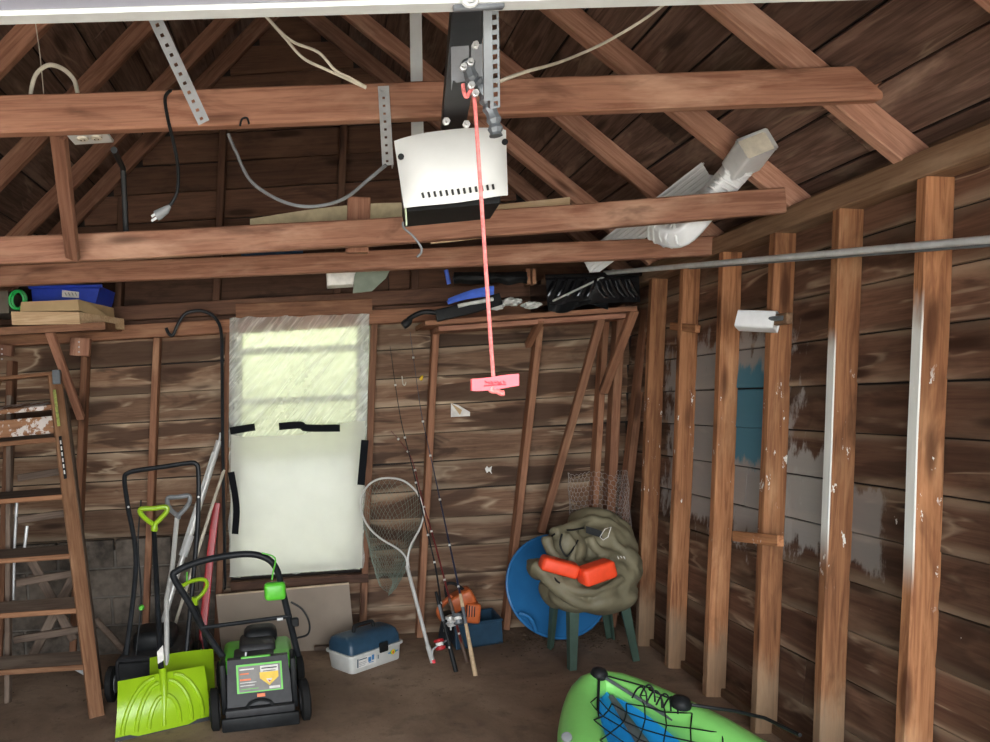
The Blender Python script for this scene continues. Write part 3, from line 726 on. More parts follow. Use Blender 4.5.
# ================================================================== WIRES AND FITTINGS OVERHEAD
def wire(name, pts, r, mat, label, cat='cable', n=6):
    b = MB(); b.tube(spl([P(*p) for p in pts], 6), r, n); return solo(name, b, mat, label, cat)
pb = solo('perforated_angle', angle_bar(P(140, -12, 1.62), P(203.5, 123, 1.85), 0.026, 14, None, leg=-1, hole_r=.004), M_STEELM, 'loose galvanised perforated angle hanging below the raised door', 'angle bar')
wire('ivory_wire', [(262, 12, 2.1), (290, 40, 2.1), (318, 52, 2.1), (335, 70, 2.12), (350, 78, 2.13), (366, 87, 2.15)], 0.0042, M_CABLEW, 'doubled ivory wire drooping left of the opener, upper strand', 'wire')
wire('ivory_wire', [(262, 12, 2.1), (285, 38, 2.11), (303, 58, 2.11), (325, 69, 2.13), (345, 78, 2.14), (366, 88, 2.16)], 0.0042, M_CABLEW, 'doubled ivory wire drooping left of the opener, lower strand', 'wire')
wire('ivory_wire', [(498, 82, 1.55), (525, 72, 1.7), (560, 62, 1.9), (600, 45, 2.0), (640, 22, 2.0), (670, 0, 1.95)], 0.0040, M_CABLEW, 'single ivory wire running from the door arm across the rafters', 'wire')
wire('conduit', [(30, 100, y1 - .14), (32, 86, y1 - .15), (37, 73, y1 - .16), (49, 65, y1 - .16), (63, 69, y1 - .16), (74, 80, y1 - .15), (78, 96, y1 - .13)], 0.0075, M_CABLEW, 'arched ivory cable over the front tie beam', 'cable', 8)
wire('string', [(35, 20, y1 - .1), (40, 55, y1 - .14), (44, 97, y1 - .2)], 0.002, M_CABLEW, 'thin white string beside the arched ivory cable', 'string')
wire('grey_cable', [(228, 134, 2.5), (236, 152, 2.5), (250, 180, 2.48), (275, 198, 2.45), (300, 206, 2.42), (325, 205, 2.4), (347, 197, 2.36), (368, 180, 2.3), (386, 165, 2.25)], 0.0056, M_CABLEG, 'grey cable looping from the opener under the front tie beam')
wire('bent_wire', [(403, 222, Yo + .1), (404, 228, Yo + .1), (413, 236, Yo + .1), (421, 247, Yo + .1), (421, 253, Yo + .1), (417, 257, Yo + .1)], 0.0035, M_CABLEG, 'short bent wire hanging below the opener', 'wire')
pc = thing('power_cord', 'black power cord with plug dangling from front tie beam', 'cord', P(160, 214, y1 - .2))
yc_ = y1 - .26
b = MB(); b.tube(spl([P(*p) for p in ((176, 92, y1 - .1), (170, 91, yc_), (165, 99, yc_), (168, 120, yc_), (173, 140, yc_), (178, 168, yc_), (177, 192, yc_), (169, 207, yc_))], 6), 0.0058, 8); part('cord', b, M_BLKPL, pc)
b = MB(); b.tube([P(170, 206, yc_), P(166, 210, yc_), P(158, 215, yc_), P(156, 216, yc_)], [0.006, 0.014, 0.018, 0.017], 10); part('plug', b, M_GREYPL, pc)
for dy in (-2, 2.5):
    b = MB(); b.tube([P(157, 215 + dy, yc_), P(151.5, 218.5 + dy, yc_)], 1, prof=[(-.004, -.001), (.004, -.001), (.004, .001), (-.004, .001)]); part('prong', b, M_STEEL, pc)
# outlet under the front beam
ob = thing('outlet_box', 'white double outlet mounted under the front tie beam', 'outlet', P(92, 138, y1 - .2))
b = MB(); c0 = P(90, 137, y1 - .18); b.box(c0, (0.135, 0.10, 0.012), bev=.003); part('cover_plate', b, M_OFFW, ob)
for dx in (-.022, .024):
    b = MB(); b.lathe([(0.019, 0), (0.019, .007), (0.015, .009)], c0 + Vector((dx, -.01, -.004)), (0, 0, -1), 16); rec = part('receptacle', b, M_CABLEW, ob)
    for e in (-.006, .006):
        b = MB(); b.box(c0 + Vector((dx + e, -.01, -.0135)), (0.0025, .009, .002)); part('slot', b, M_BLKPL, rec)
b = MB(); b.tube([P(114, 150, y1 - .05), P(123, 168, y1 + .5), P(126, 232, y1 + .6)], 0.012, 8); part('conduit_drop', b, M_BLACK, ob)
b = MB(); b.tube(spl([P(x, y, y1 - .26) for x, y in ((240, 126), (242, 119), (247, 118), (249, 124))], 4), 0.0035, 6); solo('beam_hook', b, M_BLACK, 'small black hook screwed into the front tie beam', 'hook')

# ================================================================== DOWNSPOUTS
def rrect(w, h, r, n=3):
    out = []
    for cx, cy, a0 in ((w/2 - r, h/2 - r, 0), (-w/2 + r, h/2 - r, 90), (-w/2 + r, -h/2 + r, 180), (w/2 - r, -h/2 + r, 270)):
        for k in range(n + 1):
            a = R(a0 + 90 * k / n); out.append((cx + r * math.cos(a), cy + r * math.sin(a)))
    return out
def fluted(w, h, n=5, d=.006):
    out = []
    for (ax_, ay_, bx_, by_) in ((1, 1, -1, 1), (-1, 1, -1, -1), (-1, -1, 1, -1), (1, -1, 1, 1)):
        for k in range(2 * n):
            t_ = k / (2 * n); x = (ax_ + (bx_ - ax_) * t_) * w / 2; y = (ay_ + (by_ - ay_) * t_) * h / 2
            q_ = 0 if k % 2 == 0 else d
            if ax_ != bx_: y -= math.copysign(q_, y)
            else: x -= math.copysign(q_, x)
            out.append((x, y))
    return out
def duct(b, pts, w, h, rib=None, up=(0, 0, 1), t=0.004, flute=False):
    pts = [Vector(p) for p in pts]; rr = [1.0] * len(pts)
    if rib: rr = [rib[i % len(rib)] for i in range(len(pts))]
    b.tube(pts, rr, prof=fluted(w, h) if flute else rrect(w, h, 0.012), caps=False, up=up)
    b.tube(pts, [x * 0.93 for x in rr], prof=rrect(w, h, 0.012), caps=False, up=up)
da = thing('downspout_pipe', 'straight white downspout pipe laid across the tie beams', 'downspout', P(640, 222, 3.8))
b = MB(); p0, p1 = P(590, 264, y3 + .28), P(712, 172, y2 + .36)
duct(b, [p0, p0.lerp(p1, .5), p1], 0.09, 0.115, up=(0, -1, .3), flute=True); part('pipe', b, M_WHITE, da)
b = MB(); b.tube([p1 - (p1 - p0).normalized() * .045, p1 - (p1 - p0).normalized() * .09], 1, prof=rrect(.070, .09, .012), up=(0, -1, .3)); part('inner_wall', b, M_GREENIN, da)
db = thing('downspout_elbow', 'ribbed white downspout elbow resting on a tie beam', 'downspout', P(700, 210, 3.3))
path = spl([P(*p) for p in ((656, 226, y2 + .27), (668, 233, y2 + .21), (682, 233, y2 + .16), (698, 216, y2 + .13), (714, 196, y2 + .11), (728, 180, y2 + .07), (742, 164, y2 + .01))], 5)
n_ = len(path); rr = []
b = MB(); b.tube(path, 1.0, prof=rrect(.105, .10, .02), caps=True, up=(0, -1, 0)); part('elbow', b, M_WHITE, db, 'ribbed elbow body')
for k in list(range(1, 11, 2)) + list(range(17, n_ - 1, 2)):
    dv = (path[k + 1] - path[k - 1]).normalized(); nx_ = (Vector((0, -1, 0)) + dv * dv.y).normalized()
    b = MB(); b.tube([path[k] - dv * .007, path[k] - dv * .003, path[k] + dv * .003, path[k] + dv * .007], [1.0, 1.09, 1.09, 1.0], prof=rrect(.105, .10, .02), caps=False, up=nx_); part('elbow_rib', b, M_WHITE, db)
b = MB(); e0, e1 = P(741, 166, y2 + .02), P(757, 144, y2 - .15); duct(b, [e0, e0.lerp(e1, .5), e1], 0.135, 0.105, up=(1, 0, .3)); part('outlet', b, M_WHITE, db, 'square open end')
dv = (e1 - e0).normalized()
b = MB(); b.tube([e1 - dv * .012, e1 - dv * .016], 1, prof=rrect(.122, .092, .012), up=(1, 0, .3)); part('outlet_inside', b, M_CABLEW, db)
b = MB(); b.tube([e1 - dv * .008, e1], 1.04, prof=rrect(.135, .105, .012), caps=False, up=(1, 0, .3)); part('outlet_rim', b, M_WHITE, db)
dc = thing('downspout_offcut', 'short white downspout offcut fixed across a right wall stud', 'downspout', WR(760, 321, -.06))
q0, q1 = WR(737, 319, -.06), WR(776, 322, -.06); mid = (q0 + q1) / 2
q0 = P(739, 320.5, mid.y + .06); q1 = P(777, 322, mid.y - .06)
b = MB(); duct(b, [q0, q0.lerp(q1, .5), q1], 0.085, 0.085, up=(0, 0.45, 1)); part('pipe', b, M_WHITE, dc)
b = MB(); dv = (q1 - q0).normalized(); b.tube([q0 + dv * .004, q0 + dv * .02], 1, prof=rrect(.082, .082, .012), up=(0, 0.45, 1)); part('end_plug', b, M_OFFW, dc)
b = MB(); b.tube([q1 - dv * .006, q1 - dv * .02], 1, prof=rrect(.078, .078, .012), up=(0, 0.45, 1)); part('end_plug', b, M_OFFW, dc)
b = MB(); b.tube([WR(768, 319, -.035), WR(784, 318, -.012)], 0.012, 8); part('bracket', b, M_STEELD, dc)
# long pipe along the right wall
lp = thing('steel_pipe', 'long steel pipe running from the right wall to the back shelf', 'pipe', P(800, 257, 3.2))
b = MB(); b.tube([P(1012, 237.5, 2.28), P(605, 273, 4.72)], 0.0135, 10); part('pipe', b, M_STEEL, lp)
b = MB(); b.tube([P(1012, 243, 2.29), P(690, 268, 3.9)], 0.007, 8); part('rod', b, M_STEELD, lp)
b = MB(); b.tube([P(612, 273, 4.72), P(553, 301, 4.6)], 0.006, 7); part('end_rod', b, M_ALU, lp)
b = MB(); b.lathe([(0.02, 0), (.02, .02)], P(612, 273, 4.71), (0, -1, 0), 8); part('collar', b, M_STEEL, lp)

# ================================================================== BACK SHELF AND WHAT LIES ON IT
def slab(name, quad, t, mat, parent, label=None):
    b = MB(); b.hexa(quad, [p - Vector((0, 0, t)) for p in quad]); return part(name, b, mat, parent, label, smooth=False)
sh = thing('wall_shelf', 'rough wooden shelf on slanted braces along the back wall', 'shelf', P(530, 320, 5.0))
sa, sb_ = P(425, 321, 4.78), P(637, 306, 4.72)
sd = (sb_ - sa).normalized()
slab('shelf_board', [sa, sb_, sb_ + Vector((0, .45, .01)), sa + Vector((0, .45, .01))], 0.028, M_STUDB, sh)
slab('shelf_board', [sa + Vector((.1, .1, -.03)), sb_ + Vector((0, .1, -.03)), sb_ + Vector((0, .44, -.02)), sa + Vector((.1, .44, -.02))], 0.03, M_BEAM, sh)
for (a, c, w) in (((601, 318, 4.9), (541, 532, 5.2), .05), ((634, 310, 4.76), (603, 392, 5.15), .055), ((541, 320, 4.85), (528, 345, 5.17), .04)):
    beam('brace', P(*a), P(*c), w, 0.045, M_STUDB, sh, up=(0, 1, 0))
# black ribbed tray
tr = thing('black_tub', 'glossy black ribbed plastic tub on the back shelf', 'tub', P(592, 304, 4.9))
tq = [P(546, 277, 4.72), P(639, 274, 4.70), P(640, 302, 4.70), P(547, 305, 4.72)]
b = MB(); b.hexa(tq, [p + Vector((0, .35, 0)) for p in tq]); part('body', b, M_GLOSSB, tr)
for i in range(9):
    x = 552 + 9.8 * i + (4 if i > 4 else 0)
    s_ = 1 if i < 5 else -1
    b = MB(); b.tube([P(x + 5 * s_, 279, 4.68), P(x + 1 * s_, 288, 4.675), P(x - 4 * s_, 296, 4.68)], [.008, .013, .008], 7); part('rib', b, M_GLOSSB, tr)
b = MB(); b.tube([tq[0] + Vector((-.01, -.01, 0)), tq[1] + Vector((.01, -.01, 0))], 0.016, 8); part('rim', b, M_GLOSSB, tr)
b = MB(); b.grid(lambda a, c: P(548 + 60 * a, 303 + 7 * c * (1 + .5 * math.sin(7 * a)) - 3 * a, 4.70 + .05 * math.sin(a * 9 + c)) , 16, 4, .006)
solo('black_cloth', b, M_BLKPL, 'dull black cloth drooping over the shelf edge below the black tub', 'cloth')
# crumpled rope-like scraps
def crumple(px, py, Y, r, name, label, mat, cat, seed, sq=.55):
    bm = bmesh.new(); bmesh.ops.create_icosphere(bm, subdivisions=3, radius=1); c = P(px, py, Y)
    for v in bm.verts:
        k = 1 + .55 * noise.noise(v.co * 1.7 + Vector((seed, 0, 0))) + .35 * noise.noise(v.co * 4 + Vector((0, seed, 0)))
        v.co = Vector((v.co.x * r * k, v.co.y * r * k * .8, v.co.z * r * k * sq))
    bm.verts.index_update(); b = MB(); b.add([v.co + c for v in bm.verts], [[v.index for v in f.verts] for f in bm.faces]); bm.free()
    return solo(name, b, mat, label, cat)
for i, (x, y, r_, lab) in enumerate(((497, 306, .055, 'crumpled white paper scrap touching the black stick on the shelf'), (511, 302, .06, 'largest crumpled white paper scrap amid the shelf'), (531, 305, .05, 'crumpled white paper scrap against the black tub'))):
    crumple(x, y, 4.78, r_, 'paper_scrap', lab, M_SPIDER, 'paper', i * 3.7, .4)
# blue blade and black stick
b = MB(); b.grid(lambda a, c: P(448 + 46 * a, 301 - 11 * a + (6 + 5 * a) * (c - .4) - 2 * math.sin(math.pi * a), 4.7 - .02 * math.sin(math.pi * c)), 14, 4, .02)
solo('blue_scraper', b, M_BLUEP, 'bright blue plastic blade lying on the back shelf', 'scraper')
hk = thing('black_stick', 'black hockey stick like tool with curled end on the shelf', 'tool', P(450, 315, 4.68))
b = MB(); b.tube([P(436, 316, 4.66), P(470, 308, 4.66), P(500, 299, 4.7)], 1, prof=rrect(.075, .035, .008), up=(0, 0, 1)); part('blade', b, M_BLKPL, hk)
b = MB(); b.tube(spl([P(x, y, 4.66) for x, y in ((438, 313), (424, 312), (412, 317), (408, 322), (403, 326))], 4), [.016] * 9 + [.018, .02, .023, .026, .027, .027, .026, .022], 9); part('curled_end', b, M_BLKPL, hk)
b = MB(); b.tube([P(458, 306, 4.64), P(493, 299, 4.66)], .012, 6); part('wrapped_grip', b, M_SPIDER, hk)
# black bag hanging behind beams
def bagf(a, c):
    y = 272 + 12 * c + (2.2 * noise.noise(Vector((a * 6, 1, 2))) if c > .5 else 1.4 * noise.noise(Vector((a * 5, 3, 1)))); return P(454 + 73 * a, y, 4.85 - .05 * math.sin(math.pi * c) + .01 * noise.noise(Vector((a * 9, c * 5, 0))))
b = MB(); b.grid(bagf, 28, 8, .03); solo('black_bag', b, M_BLKPL, 'slack black plastic bag stuffed above the back shelf', 'bag')
b = MB(); b.box(P(527, 277, 4.9), (.03, .06, .10), bev=.003); b.box(P(533, 277, 4.9), (.025, .06, .10), bev=.003); part('bag_block', b, M_STUDB, wall_back)
b = MB(); b.tube([P(446, 270, 4.9), P(449, 284, 4.9)], .014, 8); solo('blue_cap_tube', b, M_BLUEP, 'small blue capped tube beside the black bag', 'tube')

# ================================================================== STORAGE ON THE TIE BEAMS
yb_ = (y2 + y3) / 2
b = MB()
def plyf(a, c):
    x = 250 + 152 * a; top = 219 - 9 * math.sin(math.pi * min(1, a * .62)) - 8 * a; p = P(x, top + (30 + 4 * a) * c, y2 + .09 + .02 * c); return p
b.grid(plyf, 20, 2, .012); solo('curved_plywood', b, plain('olive_plywood_edge', (0.40, 0.33, 0.20), .7), 'bowed plywood strip standing behind the second tie beam', 'plywood')
b = MB(); b.grid(lambda a, c: P(431 + 139 * a, 212 - 15 * a + (32 + 0 * a) * c, y2 + .10 + .02 * c), 12, 2, .012)
solo('plywood_strip', b, M_PLY, 'straight pale plywood strip standing behind the second tie beam', 'plywood')
b = MB(); b.grid(lambda a, c: P(243 + 60 * a, 250 + 9 * c + 2 * math.sin(a * 6), y3 + .05 + .03 * math.sin(a * 8)), 16, 3, .02); solo('blue_tarp', b, M_TARPB, 'folded dark blue tarp edge above the third tie beam', 'tarp')
b = MB(); b.box(P(341, 279, y3 + .25), (.165, .12, .085), bev=.004); solo('white_box', b, M_PAPER, 'small white carton sitting above the window', 'carton')
b = MB(); b.add([P(355, 272, y3 + .2), P(390, 270, y3 + .2), P(386, 278, y3 + .18), P(372, 291, y3 + .17), P(353, 293, y3 + .17), P(354, 281, y3 + .15)] +
                [p + Vector((0, .015, 0)) for p in (P(355, 272, y3 + .2), P(390, 270, y3 + .2), P(386, 278, y3 + .18), P(372, 291, y3 + .17), P(353, 293, y3 + .17), P(354, 281, y3 + .15))],
                [(0, 1, 2, 3, 4, 5), (11, 10, 9, 8, 7, 6)] + [(i, (i + 1) % 6, (i + 1) % 6 + 6, i + 6) for i in range(6)])
solo('sage_sheet', b, M_SAGE, 'grey green plastic sheet corner hanging beside the white carton', 'plastic sheet')

# ---- left shelf
ls = thing('corner_shelf', 'short wooden shelf with slanted brace above the stepladder', 'shelf', P(50, 335, 4.9))
la, lb = P(-30, 329, 4.55), P(105, 322, 4.62)
slab('shelf_board', [la, lb, P(122, 325, 5.2), P(-10, 325, 5.2)], .045, M_STUDB, ls)
beam('brace', P(49, 330, 4.68), P(81, 418, 5.15), .05, .045, M_BEAM, ls, up=(0, 1, 0))
for (x, y0_, y1_) in ((81, 338, 356), (4, 345, 356)):
    beam('cleat', P(x, y0_, 5.1), P(x - 1, y1_, 5.1), .13, .05, M_BEAM, ls, up=(0, 1, 0))
    for j in range(3):
        b = MB(); b.lathe([(0.006, 0), (.006, .004)], P(x - 2, y0_ + 4 + 5 * j, 5.072), (0, -1, 0), 6); part('nail', b, M_STEEL, ls)
b = MB(); q4 = [P(11, 311.5, 4.6), P(79, 312, 4.6), P(80, 324, 4.6), P(12, 325, 4.6)]; b.hexa(q4, [p + Vector((.16, .45, .0)) for p in q4]); solo('wood_offcut', b, M_SCRAP, 'pale pine plank under the cardboard on the corner shelf', 'plank', smooth=False)
cb = thing('cardboard_flat', 'flattened cardboard box lying on the pine plank', 'cardboard', P(60, 310, 4.75))
q4 = [P(21, 302, 4.62), P(78, 299.5, 4.62), P(79, 310.5, 4.62), P(20, 311.5, 4.62)]; b = MB(); b.hexa(q4, [p + Vector((.10, .45, 0)) for p in q4]); part('box', b, M_CARD, cb, smooth=False)
b = MB(); b.grid(lambda a, c: P(79 + 32 * a, 299.5 + 19 * a ** 1.3 + 11 * c, 4.63 + .30 * a), 10, 2, .008); part('flap', b, M_CARD, cb)
bt = thing('blue_tub', 'royal blue plastic tub behind the cardboard', 'tub', P(64, 305, 5.0))
q4 = [P(31, 287, 4.85), P(100, 286, 4.85), P(95, 306, 4.85), P(33, 306, 4.85)]; b = MB(); b.hexa(q4, [p + Vector((.02, .3, 0)) for p in q4]); part('body', b, M_BLUE, bt)
b = MB(); b.tube([P(29, 287, 4.84), P(102, 286, 4.84)], .014, 6); part('rim', b, M_BLUE, bt)
b = MB(); b.add([P(62, 290, 4.84), P(79, 292, 4.84), P(79, 298, 4.84), P(62, 297, 4.84)], [(0, 1, 2, 3)]); lb_ = part('paper_label', b, M_PAPER, bt, 'torn white label')
b = MB()
for i in range(4): b.tube([P(65 + 3.4 * i, 292.5, 4.838), P(66.5 + 3.4 * i, 295.5, 4.838)], .0025, 4)
part('label_print', b, M_GREYPL, lb_)
for i, dx in enumerate((0, 2.5)):
    b = MB(); cc = [P(17 + dx + 7.5 * math.cos(t * math.pi / 10) * (1 if math.cos(t * math.pi / 10) < 0 else .9), 300 + 9 * math.sin(t * math.pi / 10), 4.66 + .03 * math.cos(t * math.pi / 10) + .03 * i) for t in range(20)]
    b.tube(cc, .009, 8, closed=True)
    if i == 0: hs = thing('garden_hose', 'bright green coiled hose beside the blue tub', 'hose', P(17, 309, 4.7))
    part('coil', b, M_HOSE, hs)
q4 = [P(-16, 292, 4.66), P(8, 291, 4.66), P(9, 313, 4.66), P(-16, 314, 4.66)]; b = MB(); b.hexa(q4, [p + Vector((0, .3, 0)) for p in q4]); solo('grey_carton', b, M_GBOX, 'dull grey brown carton beside the green hose', 'carton', smooth=False)

# ================================================================== STEPLADDER
LY0, LY1 = 4.22, 4.82
lad = thing('stepladder', 'paint splashed wooden stepladder folded against the back wall', 'ladder', F(40, 715))
ft = F(97, 717); tp = P(54, 373, LY1)
lf = Vector((ft.x - 1.02, ft.y - .02, 0)); lt_ = Vector((tp.x - 0.36, tp.y, tp.z - 0.015))
def rail(t): return ft.lerp(tp, t)
def lrail(t): return lf.lerp(lt_, t)
beam('side_rail', ft, tp, .026, .085, M_LADDER, lad, up=(-.85, -.7, .15), jit=.001)
beam('side_rail', lf, lt_, .024, .085, M_LADDER, lad, up=(0, -1, .3), jit=.001)
def tfor(py):       # height along the right rail for an image row
    lo, hi = 0.0, 1.0
    for _ in range(40):
        m = (lo + hi) / 2; q = rail(m); yy = CY - FPX * ((q - Vector((0, 0, HCAM))).dot(UP)) / q.y
        if yy > py: lo = m
        else: hi = m
    return lo
for i, py in enumerate((404, 436, 493, 552, 606, 662)):
    t = tfor(py); A_, B_ = lrail(t) + Vector((.02, 0, 0)), rail(t) - Vector((.02, 0, 0)); st = beam('step', A_ + Vector((0, .06, 0)), B_ + Vector((0, .06, 0)), .16, .02, M_LADPAINT if i == 0 else M_LADGREY, lad, up=(0, -.22, 1)); beam('nosing', A_ + Vector((0, -.024, -.018)), B_ + Vector((0, -.024, -.018)), .014, .03, M_LADPAINT if i == 0 else M_LADDER, lad)
t = tfor(424); bq = lambda t_: (lrail(t_) + Vector((.03, .03, 0)), rail(t_) - Vector((.03, -.03, 0)))
beam('pail_shelf', *bq(t), .015, .11, M_LADPAINT, lad, up=(0, .2, 1))
t = tfor(375); beam('top_cap', lrail(t) + Vector((-.02, .02, .01)), rail(t) + Vector((.02, .02, .01)), .11, .024, M_LADDER, lad)
b = MB(); b.box(P(56.5, 377, LY1 - .055), (.05, .018, .09), bev=.003); b.box(P(58.5, 377, LY1 - .0), (.012, .10, .09), bev=.002); part('corner_bracket', b, M_STEELD, lad, 'grey metal corner bracket')
# folded rear frame behind
rf0, rt0 = F(100, 690), P(64, 390, 5.02); lf0, lt0 = F(8, 703), P(10, 396, 5.0)
beam('rear_leg', rf0, rt0, .03, .05, M_LADGREY, lad, up=(0, -1, .3)); beam('rear_leg', lf0, lt0, .03, .05, M_LADGREY, lad, up=(0, -1, .3))
for (a, c) in (((16, 583), (80, 572)), ((14, 640), (88, 628)), ((12, 700), (94, 684)), ((18, 478), (70, 470)), ((18, 520), (74, 512))):
    beam('rear_rung', P(*a, 4.78), P(*c, 4.78), .028, .045, M_LADGREY, lad)
beam('cross_brace', P(27, 552, 4.80), P(74, 640, 4.80), .02, .06, M_LADGREY, lad, up=(1, 0, .5)); beam('cross_brace', P(76, 572, 4.82), P(28, 665, 4.82), .02, .06, M_LADGREY, lad, up=(1, 0, -.5))
for (x0, y0_, x1_, y1_, nm, m_) in ((56, 388, 60, 424, 'yellow_sticker', M_STICKY), (62, 434, 67, 476, 'black_sticker', M_BLKPL)):
    ta, tb_ = tfor(y0_), tfor(y1_); A, B_ = rail(ta) + Vector((.006, -.048, -.012)), rail(tb_) + Vector((.006, -.048, -.012))
    st = beam(nm, A, B_, .018, .003, m_, lad, up=(0, -1, .3), bev=.0005)
    if nm == 'black_sticker':
        for j in range(6):
            a_ = A.lerp(B_, .1 + .14 * j); c_ = A.lerp(B_, .19 + .14 * j); d_ = Vector((0, -.0035, 0)); beam('sticker_letter', a_ + d_, c_ + d_, .008, .001, M_PAPER, lad, up=(0, -1, .3), bev=.0002)
b = MB(); b.tube([P(17, 497, 4.9), P(14.5, 545, 4.88), P(13, 600, 4.8)], .011, 8); b2 = b; part('spreader', b, M_STEEL, lad)
b = MB(); b.tube([P(27, 526, 4.9), P(24.5, 548, 4.88)], .011, 8); part('spreader', b, M_STEEL, lad)
b = MB(); b.tube([P(75, 668, 4.45), P(86, 674, 4.42)], .012, 8); part('spreader', b, M_STEEL, lad)
b = MB(); b.tube([P(96, 620, 5.0), P(128, 655, 4.9)], .022, 8); solo('wooden_pole', b, M_LADGREY, 'worn wooden pole end poking out beside the stepladder', 'pole')

# ================================================================== SNOW SHOVELS
def shovel(name, label, corners, bulge, shaft, shaftmat, handle, hmat, ribs=True, gripmat=None):
    tl, tr_, br, bl = corners
    t = thing(name, label, 'shovel', (bl + br) / 2, 'snow shovels by the ladder')
    nrm = (tr_ - tl).cross(bl - tl).normalized()
    if nrm.y > 0: nrm = -nrm
    def sf(a, c):
        p = lerp4(tl, tr_, br, bl, a, c)
        return p + nrm * (bulge * math.sin(math.pi * min(1, c * .95 + .05)) * .8 - 0.03 * (2 * a - 1) ** 2 + 0.02)
    b = MB(); b.grid(sf, 24, 14, -.005); bl_ = part('blade', b, M_LIME, t, 'lime green scoop blade')
    if ribs:
        for k, (a0, c0, a1) in enumerate(((.47, .42, .34), (.44, .16, .21), (.40, .06, .07), (.53, .42, .67), (.56, .16, .80), (.62, .06, .93))):
            pts = [sf(a0 + (a1 - a0) * math.sin(s * math.pi / 2) , c0 + (.92 - c0) * (1 - math.cos(s * math.pi / 2)) ** .9) + nrm * .003 for s in [i / 10 for i in range(11)]]
            b = MB(); b.tube(pts, .0135, 8); part('blade_rib', b, M_LIME, bl_)
        b = MB(); b.tube([sf(.5, -.06) + nrm * .012, sf(.5, .3) + nrm * .012, sf(.5, .93) + nrm * .004], [.021, .019, .012], 10); part('socket', b, M_LIME, bl_)
        b = MB(); b.tube([bl + nrm * .012, br + nrm * .012], 1, prof=[(-.004, -.012), (.004, -.012), (.004, .012), (-.004, .012)], up=nrm); part('wear_strip', b, M_CHAR, bl_)
    b = MB(); b.tube(shaft, .0155, 12); part('shaft', b, shaftmat, t)
    b = MB(); b.tube(spl(handle, 4), .015, 9); part('handle', b, hmat, t)
    b = MB(); b.tube([handle[-1], handle[-1].lerp(shaft[-1], .6), shaft[-1]], [.014, .022, .019], 10); part('ferrule', b, hmat, t)
    return t
c1 = [P(118, 682, 3.99), P(204, 666, 4.16), F(209, 719), F(115, 741)]
Yh = 4.52
shovel('snow_shovel', 'lime green snow shovel with black shaft and lime handle', c1, .05, [P(161, 668, 4.05), P(158, 610, 4.25), P(154, 531, Yh)], M_BLACK,
       [P(153, 524, Yh), P(146, 519, Yh), P(140.5, 513, Yh), P(141.5, 509, Yh), P(153, 508.5, Yh), P(165.5, 507, Yh), P(167, 511, Yh), P(161, 518, Yh), P(155, 524, Yh)], M_LIME)
b = MB(); b.add([P(157, 652, 4.03), P(163, 645, 4.03), P(164, 660, 4.03), P(158, 664, 4.03)], [(0, 1, 2, 3)])
tg = part('price_tag', b, M_PAPER, bpy.data.objects['snow_shovel'], 'white paper tag')
c2 = [P(170, 655, 4.36), P(211, 650, 4.42), P(214, 700, 4.28), P(172, 708, 4.22)]
Yg = 4.80
shovel('snow_shovel', 'lime green snow shovel with bare aluminium shaft and grey handle', [P(150, 658, 4.38), P(213, 649, 4.46), F(215, 702), F(150, 712)], .03, [P(167, 690, 4.30), P(166.5, 600, 4.5), P(172, 570, 4.6), P(177, 518, Yg)], M_ALU,
       [P(177, 515, Yg), P(172, 511, Yg), P(168, 505, Yg), P(168, 498, Yg), P(178, 497, Yg), P(189, 496, Yg), P(189, 503, Yg), P(184, 510, Yg), P(179, 515, Yg)], M_GREYPL, ribs=False)
# third lime handled tool
Yt = 4.38
tt = thing('lime_handled_tool', 'black shafted tool with tilted lime loop handle behind mower', 'tool', F(222, 690))
b = MB(); b.tube(spl([P(x, y, Yt) for x, y in ((177, 586), (184, 585), (189, 582), (198, 579.5), (205, 580), (207, 585), (203, 593), (198, 598), (195, 601))], 4), .0115, 9); part('handle', b, M_LIME, tt)
b = MB(); b.tube([P(187, 584, Yt), P(187, 572, Yt)], .005, 6); part('trigger', b, M_GREEN, tt)
b = MB(); b.tube([P(195, 597, Yt), P(195, 605, Yt)], [.02, .018], 8); part('ferrule', b, M_LIME, tt)
b = MB(); b.tube([P(195, 603, Yt), P(204, 632, 4.44), F(210, 678)], .014, 9); part('shaft', b, M_BLACK, tt)
# white extension pole and companions
ep = thing('extension_pole', 'white telescopic pole leaning against the window stud', 'pole', F(140, 690))
b = MB(); b.tube([P(219, 441, 5.18), P(190, 535, 5.02)], .022, 12); part('upper_tube', b, M_ALU, ep)
b = MB(); b.tube([P(213, 452, 5.12), P(180, 555, 4.98)], .008, 8); part('side_tube', b, M_OFFW, ep)
b = MB(); b.tube([P(190, 535, 5.02), P(183, 556, 5.0)], .03, 12); part('collar', b, M_OFFW, ep)
b = MB(); b.tube([P(183, 556, 5.0), F(148, 672)], .018, 12); part('lower_tube', b, M_ALU, ep)
b = MB(); b.tube([P(219, 443, 5.17), P(220.5, 433, 5.2)], .008, 8); part('tip', b, M_OFFW, ep)
b = MB(); b.tube([P(224, 470, 5.17), P(214, 500, 5.1), P(192, 570, 5.02), F(164, 660)], .011, 8); solo('cream_pole', b, M_CABLEW, 'thin cream pole leaning parallel to the white telescopic pole', 'pole')
b = MB(); b.tube([P(217, 503, 5.17), P(211, 550, 5.12), P(204, 620, 5.0), F(201, 668)], 1, prof=rrect(.05, .022, .006), up=(1, 0, 0)); solo('red_handle', b, M_RED, 'dark red flat handle leaning by the window corner', 'tool')
b = MB(); b.tube(spl([P(x, y, 5.17) for x, y in ((166, 328), (169, 334), (173, 335), (177, 326), (184, 315), (192, 311.5), (202, 311), (212, 315), (219, 324), (221.5, 336), (222, 360), (223, 470), (224.5, 540))], 6) + [F(225, 636)], .0115, 9)
